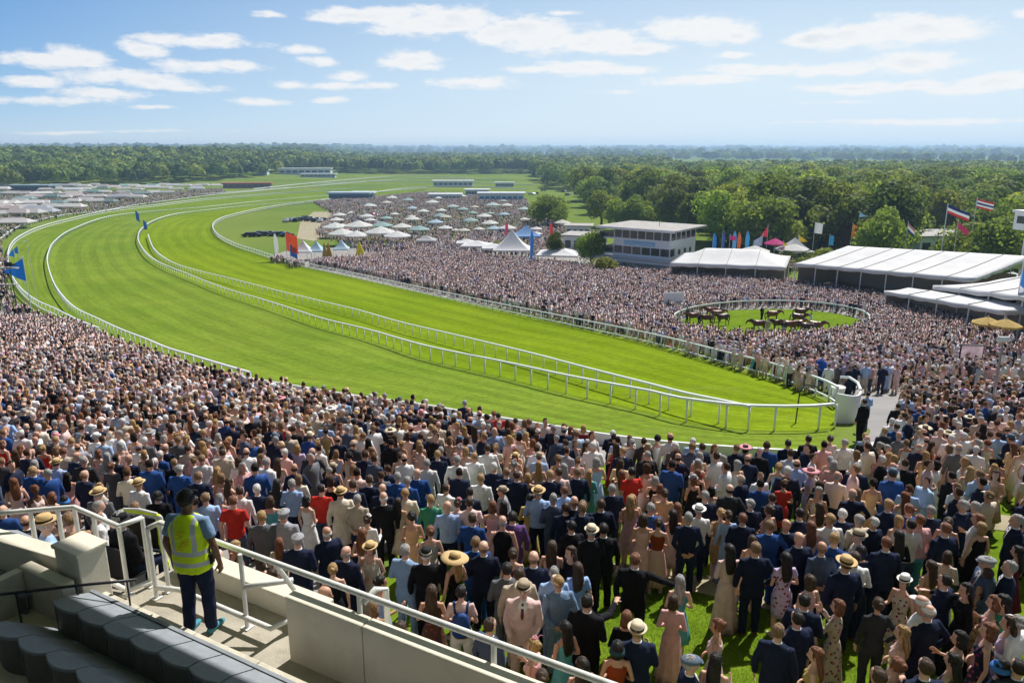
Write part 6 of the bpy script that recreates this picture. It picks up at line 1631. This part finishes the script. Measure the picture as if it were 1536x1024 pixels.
tpx(1150,380,290,'yel_0','bright yellow-green spreading tree behind the red flag',wf=1.15); tpx(1122,380,300,'yel_1','yellow-green tree left of the spreading one',wf=.9); tpx(1228,378,284,'dark_1','rounded dark tree behind the white flag',wf=1.0); tpx(1262,385,332,'or_0','small orange leaved tree beside the orange flag',wf=.95); tpx(1320,408,306,'mid_2','rounded olive tree with reddish top over the huge marquee',wf=.85); tpx(1190,384,330,'yel_1','low yellow-green tree behind the yellow flag',wf=.9)
tpx(1445,418,330,'mid_0','leafy green tree right of the flat roofed house',wf=1.0); tpx(1490,428,322,'mid_1','broad tree at the right end of the huge marquee',wf=1.0); tpx(1385,405,378,'yel_0','low light tree in front of the flat roofed house',wf=.8); tpx(1345,402,360,'yel_1','low bushy tree left of the flat roofed house',wf=.9); tpx(1532,440,350,'dark_0','dark tree under the lookout cabin',wf=.9); tpx(1465,425,345,'yel_0','light green tree in front of the broad one',wf=.8)
tpx(1300,400,318,'dark_1','dark tree between the orange flag and the olive tree',wf=.8)
for i,(px,pb,pt) in enumerate([(1012,396,380),(1030,398,376),(1052,396,380),(1072,399,382),(1092,400,380),(1128,402,384),(1152,402,380),(1172,404,386),(1200,404,386),(1222,404,384),(920,402,388),(940,404,390),(760,374,356),(775,376,358),(744,376,362),(905,412,385),(1240,395,372),(1212,396,378),(1180,392,374),(1135,392,372),(1105,398,380),(1345,415,392),(1410,420,398),(860,376,360)]): tpx(px,pb,pt,'bush_%d'%(i%2),f'low leafy shrub, {ordn(i+1)} of those around the pavilion and marquees','shrubs around the marquees',1.3,'shrub')
# right hand wood, left hill wood, far belts
kinds=['mid','dark','yel','mid','dark']; fk=['farm','fard','farm','fary','fard']
LAB={'mid':'mid green broadleaf tree','dark':'dark green broadleaf tree','yel':'yellow-green broadleaf tree','farm':'mid green broadleaf tree','fard':'dark green broadleaf tree','fary':'yellow-green broadleaf tree'}
def wood(px0,px1,rowf,y0,y1,step,hrange,where,grp,test=None):
    out=[]; y=y0
    while y<y1:
        st=step*(1+ (y-y0)/900); x0=(px0-768)/F*(y*CT+25*ST); x1=(px1-768)/F*(y*CT+25*ST); x=x0+rr.uniform(0,st)
        while x<x1:
            xx=x+rr.uniform(-.3,.3)*st; yy=y+rr.uniform(-.35,.35)*st
            px,py=proj(xx,yy,float(zg(xx,yy)))
            if test is None or test(xx,yy,px,py): out.append((xx,yy,rr.uniform(*hrange),where,grp))
            x+=st*.95
        y+=st*.8
    return out
def rbound(px): return np.interp(px,[760,860,900,960,1000,1060,1100,1200,1300,1400,1540,1700],[262,298,318,322,335,352,366,372,382,392,402,420])
RW=wood(870,1620,None,150,520,12.5,(12,20),'in the right hand wood','trees of the right hand wood',lambda x,y,px,py:py<rbound(px)+6 and not(870<px<1000 and py>345) and not(1330<px<1450 and py>366) and px>865+max(0,(300-py))*0)
RW+= wood(800,1640,None,520,900,15,(12,17),'at the back of the right hand wood','trees of the right hand wood',lambda x,y,px,py:py<rbound(px)-3)
LWd=wood(-60,480,None,520,1150,14,(11,17),'on the left hill','trees of the left hill wood',lambda x,y,px,py:py<np.interp(px,[-60,0,100,200,300,380,430,480],[286,284,281,277,273,266,258,247]))
FB=wood(430,1000,None,900,1500,17,(13,18),'in the far belt behind the meadow','trees of the far belt',lambda x,y,px,py:py<262 and not(430<px<500 and py>256))
allw=RW+LWd+FB
def vis_h(t):
    return t[2]/t[1]
allw.sort(key=lambda t:-vis_h(t)); NI=230
ind=allw[:NI]; stuff=allw[NI:]
for (x,y,h,where,grp) in ind:
    k=rr.choice(kinds if y<480 else fk); tree(x,y,h,f'{k}_{rr.randrange(3)}',f'{LAB[k]} {where}',grp,rr.uniform(.9,1.15))
print('trees ind',len(ind),'mass',len(stuff))
def mass(name,lst,label,nl=260,leaf=2.0,hmul=1.0):
    r_=np.random.default_rng(5); n=len(lst); A=np.array([(t[0],t[1],t[2]) for t in lst]); Z=zg(A[:,0],A[:,1]); NL=nl
    d=r_.normal(size=(n,NL,3)); d/=np.linalg.norm(d,axis=2)[:,:,None]; d[...,2]=np.abs(d[...,2])*1.0-.25*(r_.random((n,NL)))
    lump=1+.22*np.sin(3.1*d[...,0]*2+A[:,None,0])*np.cos(2.7*d[...,1]*2+A[:,None,1])
    w=A[:,2]*.5; c=np.stack([A[:,0,None]+d[...,0]*w[:,None]*lump,A[:,1,None]+d[...,1]*w[:,None]*lump,Z[:,None]+A[:,2,None]*(.5+.5*d[...,2]*lump)],-1)
    no=d+r_.normal(size=d.shape)*.28; no/=np.linalg.norm(no,axis=2)[...,None]; t=np.cross(no,r_.normal(size=d.shape)); t/=np.linalg.norm(t,axis=2)[...,None]; b=np.cross(no,t); s=(leaf*(A[:,1]/700)[:,None,None]*r_.uniform(.7,1.3,(n,NL,1))/2)
    V=np.stack([c-t*s-b*s,c+t*s-b*s,c+t*s+b*s,c-t*s+b*s],2).reshape(-1,3).astype(np.float32); nf=n*NL
    me=bpy.data.meshes.new(name); me.vertices.add(nf*4); me.vertices.foreach_set('co',V.ravel()); me.loops.add(nf*4); me.loops.foreach_set('vertex_index',np.arange(nf*4,dtype=np.int32)); me.polygons.add(nf); me.polygons.foreach_set('loop_start',np.arange(0,nf*4,4,dtype=np.int32)); 
    tc=np.array([(.19,.27,.035),(.09,.16,.025),(.3,.36,.05),(.19,.27,.04)])[r_.integers(0,4,n)]*r_.uniform(.6,1.35,(n,1)); fc=np.repeat(tc[:,None,:],NL,1)*r_.uniform(.75,1.25,(n,NL,1)); fc=np.concatenate([fc,np.ones((n,NL,1))],-1).reshape(-1,4).astype(np.float32)
    me.update(calc_edges=True); a=me.attributes.new('fcol','FLOAT_COLOR','FACE'); a.data.foreach_set('color',fc.ravel()); me.materials.append(M['crowdleaf']); return tag(link(name,me),label,'woodland',kind='stuff')
m=bpy.data.materials.new('far_leaves'); nt,N,L,b=NT(m); a=N.new('ShaderNodeAttribute'); a.attribute_name='fcol'; L.new(a.outputs['Color'],b.inputs['Base Color']); b.inputs['Roughness'].default_value=.8; t=N.new('ShaderNodeBsdfTranslucent'); L.new(a.outputs['Color'],t.inputs['Color']); ms=N.new('ShaderNodeMixShader'); ms.inputs[0].default_value=.3; L.new(b.outputs[0],ms.inputs[1]); L.new(t.outputs[0],ms.inputs[2]); L.new(ms.outputs[0],N['Material Output'].inputs['Surface']); M['crowdleaf']=m
far=[]
r2=random.Random(9)
for y0,y1,n,hr in((1500,2600,900,(14,20)),(2600,5200,1500,(18,32)),(5200,11500,1900,(26,55))):
    for i in range(n):
        y=y0+(y1-y0)*r2.random(); x=r2.uniform(-.78,.78)*y; 
        if math.sin(x*.0042+y*.0019)+math.sin(x*.0017-y*.0031+2)<-.35 and y<5200: continue
        far.append((x,y,r2.uniform(*hr)))
mass('woods',stuff,'far woodland behind the nearer trees',nl=360,leaf=1.6)
mass('woods',far,'bluish woodland reaching to the horizon',nl=90,leaf=2.6)
# ================================================================== sky, sun, air, camera
w=bpy.data.worlds.new('World'); scene.world=w; w.use_nodes=True; nt=w.node_tree; N=nt.nodes; L=nt.links; bg=N['Background']
SUN_EL=R(50); SUNV=Vector((.56,.83,0)).normalized()
sky=N.new('ShaderNodeTexSky'); sky.sky_type='NISHITA'; sky.sun_disc=False; sky.sun_elevation=SUN_EL; sky.sun_rotation=math.atan2(SUNV.x,SUNV.y); sky.altitude=50; sky.air_density=.35; sky.dust_density=SKYD; sky.ozone_density=1.0
tc=N.new('ShaderNodeTexCoord'); sx=N.new('ShaderNodeSeparateXYZ'); L.new(tc.outputs['Generated'],sx.inputs[0])
def mth(op,a,b=None,c=None):
    n=N.new('ShaderNodeMath'); n.operation=op
    for i,v in enumerate((a,b,c)):
        if v is None: continue
        if isinstance(v,(int,float)): n.inputs[i].default_value=v
        else: L.new(v,n.inputs[i])
    return n.outputs[0]
az=mth('ARCTAN2',sx.outputs['X'],sx.outputs['Y']); el=mth('ARCSINE',sx.outputs['Z'])
cb=N.new('ShaderNodeCombineXYZ'); L.new(az,cb.inputs[0]); L.new(el,cb.inputs[1]); D=cb.outputs[0]
def sc_noise(scale,det,rough,vec,dist=0):
    n=N.new('ShaderNodeTexNoise'); n.inputs['Scale'].default_value=scale; n.inputs['Detail'].default_value=det; n.inputs['Roughness'].default_value=rough; n.inputs['Distortion'].default_value=dist; L.new(vec,n.inputs['Vector']); return n
mp=N.new('ShaderNodeMapping'); mp.inputs['Scale'].default_value=(1,2.6,1); L.new(D,mp.inputs['Vector'])
n1=sc_noise(20,10,.68,mp.outputs[0]); n2=sc_noise(5,3,.5,mp.outputs[0])
wr=N.new('ShaderNodeVectorMath'); wr.operation='MULTIPLY_ADD'; L.new(n2.outputs['Color'],wr.inputs[0]); wr.inputs[1].default_value=(.08,.018,0); 
sb=N.new('ShaderNodeVectorMath'); sb.operation='ADD'; L.new(D,sb.inputs[0]); sb.inputs[1].default_value=(-.04,-.009,0); L.new(sb.outputs[0],wr.inputs[2]); DW=wr.outputs[0]
CL=[(560,24,110,14),(660,34,150,22),(780,46,120,20),(860,62,120,20),(950,72,60,12),(1045,46,88,24),(1090,54,50,12),(1310,50,100,24),(1390,48,70,20),(1240,54,60,14),(1370,97,70,16),(1250,103,110,11),(1130,107,120,9),(1050,122,80,10),(870,103,70,13),(940,104,40,9),(800,104,60,8),(612,92,58,15),(640,100,40,8),(710,126,78,10),(310,66,80,9),(330,62,30,12),(218,78,34,12),(300,101,60,10),(355,100,45,9),(70,92,70,12),(110,90,50,16),(150,114,70,12),(220,124,90,10),(30,120,50,8),(280,132,70,7),(440,128,34,7),(520,118,34,9),(560,130,50,8),(500,130,40,7),(400,152,58,7),(500,151,34,5),(925,140,42,6),(1270,132,100,9),(1370,130,60,8),(1490,124,60,12),(1450,134,70,7),(1400,180,150,5),(1250,154,50,4),(1200,185,70,3),(60,148,110,7),(150,140,70,8),(232,160,34,4),(450,78,30,7),(468,95,32,8),(1092,84,38,6),(412,21,30,7),(1525,22,20,6),(840,20,30,5),(120,196,200,3)]
cur=None
for (px,py,a,b) in CL:
    d=ray(px,py); A=math.atan2(d.x,d.y); E=math.asin(d.z/d.length); sa=a/F*1.0; sb_=b/F*.98
    v=N.new('ShaderNodeVectorMath'); v.operation='MULTIPLY_ADD'; L.new(DW,v.inputs[0]); v.inputs[1].default_value=(1/sa,1/sb_,0); v.inputs[2].default_value=(-A/sa,-E/sb_,0)
    l=N.new('ShaderNodeVectorMath'); l.operation='LENGTH'; L.new(v.outputs[0],l.inputs[0]); k=mth('SUBTRACT',1.12,l.outputs['Value'])
    amp=min(1,.45+b/26); k=mth('MULTIPLY',k,amp) if amp<1 else k
    cur=k if cur is None else mth('MAXIMUM',cur,k)
dens=mth('ADD',mth('MINIMUM',cur,.85),mth('MULTIPLY',mth('SUBTRACT',n1.outputs['Fac'],.5),2.0))
al=N.new('ShaderNodeMapRange'); al.interpolation_type='SMOOTHSTEP'; L.new(dens,al.inputs['Value']); al.inputs['From Min'].default_value=.06; al.inputs['From Max'].default_value=.66; al.inputs['To Max'].default_value=.92
# thick middles and undersides go a soft grey, sunlit rims stay white
gr=N.new('ShaderNodeMapRange'); L.new(mth('ADD',dens,mth('MULTIPLY',mth('SUBTRACT',n2.outputs['Fac'],.5),.6)),gr.inputs['Value']); gr.inputs['From Min'].default_value=.8; gr.inputs['From Max'].default_value=1.3
gm=N.new('ShaderNodeMix'); gm.data_type='RGBA'; L.new(gr.outputs[0],gm.inputs['Factor']); gm.inputs['A'].default_value=(CLW*1.0,CLW*1.0,CLW*1.0,1); gm.inputs['B'].default_value=(CLW*.8,CLW*.85,CLW*.9,1)
ss=N.new('ShaderNodeSeparateColor'); L.new(sky.outputs[0],ss.inputs[0]); sk=N.new('ShaderNodeCombineColor')
for i,(a_,g_) in enumerate(((.9,1.2),(1.78,.74),(4.14,.32))): L.new(mth('MINIMUM',mth('MULTIPLY',mth('POWER',ss.outputs[i],g_),a_),(6.9,7.9,8.45)[i]),sk.inputs[i])
dt=N.new('ShaderNodeVectorMath'); dt.operation='DOT_PRODUCT'; L.new(tc.outputs['Generated'],dt.inputs[0]); dt.inputs[1].default_value=tuple(SUNV)
wa=N.new('ShaderNodeMapRange'); L.new(dt.outputs['Value'],wa.inputs['Value']); wa.inputs['From Min'].default_value=.32; wa.inputs['From Max'].default_value=.95
we=N.new('ShaderNodeMapRange'); L.new(el,we.inputs['Value']); we.inputs['From Min'].default_value=R(4.5); we.inputs['From Max'].default_value=R(22); we.inputs['To Min'].default_value=.97; we.inputs['To Max'].default_value=0
hz_=N.new('ShaderNodeMix'); hz_.data_type='RGBA'; L.new(mth('MULTIPLY',wa.outputs[0],we.outputs[0]),hz_.inputs['Factor']); L.new(sk.outputs[0],hz_.inputs['A']); hz_.inputs['B'].default_value=(6.6,7.8,8.7,1)
zr=N.new('ShaderNodeVectorMath'); zr.operation='MULTIPLY'; L.new(sky.outputs[0],zr.inputs[0]); zr.inputs[1].default_value=(2.5,1.8,1.25)
zf=N.new('ShaderNodeMapRange'); L.new(el,zf.inputs['Value']); zf.inputs['From Min'].default_value=R(13); zf.inputs['From Max'].default_value=R(32)
zm=N.new('ShaderNodeMix'); zm.data_type='RGBA'; L.new(zf.outputs[0],zm.inputs['Factor']); L.new(hz_.outputs['Result'],zm.inputs['A']); L.new(zr.outputs[0],zm.inputs['B']); sk_out=zm.outputs['Result']
mx=N.new('ShaderNodeMix'); mx.data_type='RGBA'; L.new(al.outputs[0],mx.inputs['Factor']); L.new(sk_out,mx.inputs['A']); L.new(gm.outputs['Result'],mx.inputs['B'])
L.new(mx.outputs['Result'],bg.inputs['Color']); bg.inputs['Strength'].default_value=SKYS
sl=bpy.data.lights.new('sun','SUN'); sl.energy=SUNE; sl.angle=R(.53); sl.color=(1,.975,.94); so=bpy.data.objects.new('sun',sl); COL.objects.link(so)
dv=Vector((SUNV.x*math.cos(SUN_EL),SUNV.y*math.cos(SUN_EL),math.sin(SUN_EL))); so.rotation_euler=dv.to_track_quat('Z','Y').to_euler(); so.location=dv*200
cam=bpy.data.cameras.new('camera'); co=bpy.data.objects.new('camera',cam); COL.objects.link(co); co.location=(0,0,CZ); co.rotation_euler=(math.pi/2-PITCH,0,0); cam.lens=36*F/1536; cam.sensor_width=36; cam.clip_end=40000; cam.clip_start=.1; scene.camera=co
if HAZE:
    hz=bpy.data.meshes.new('haze'); mb=MB(); mb.box((0,6000,28),(26000,16400,60)); o=mb.build('haze',[]); m=bpy.data.materials.new('haze_air'); m.use_nodes=True; nn=m.node_tree.nodes; nn.remove(nn['Principled BSDF']); v=nn.new('ShaderNodeVolumePrincipled'); v.inputs['Density'].default_value=HAZE; v.inputs['Color'].default_value=(.52,.76,1,1); v.inputs['Anisotropy'].default_value=.3
    m.node_tree.links.new(v.outputs[0],nn['Material Output'].inputs['Volume']); o.data.materials.append(m); o['kind']='stuff'; o['label']='pale blue haze over the far woods'
scene.view_settings.view_transform='Standard'; scene.view_settings.look='None'; scene.view_settings.exposure=EXPO; scene.view_settings.gamma=1
scene.cycles.use_denoising=True; scene.cycles.max_bounces=6; scene.cycles.diffuse_bounces=2; scene.cycles.glossy_bounces=2; scene.cycles.transmission_bounces=2; scene.cycles.volume_bounces=0; scene.cycles.transparent_max_bounces=8
scene.cycles.use_adaptive_sampling=True; scene.cycles.adaptive_threshold=.02; scene.render.film_transparent=False
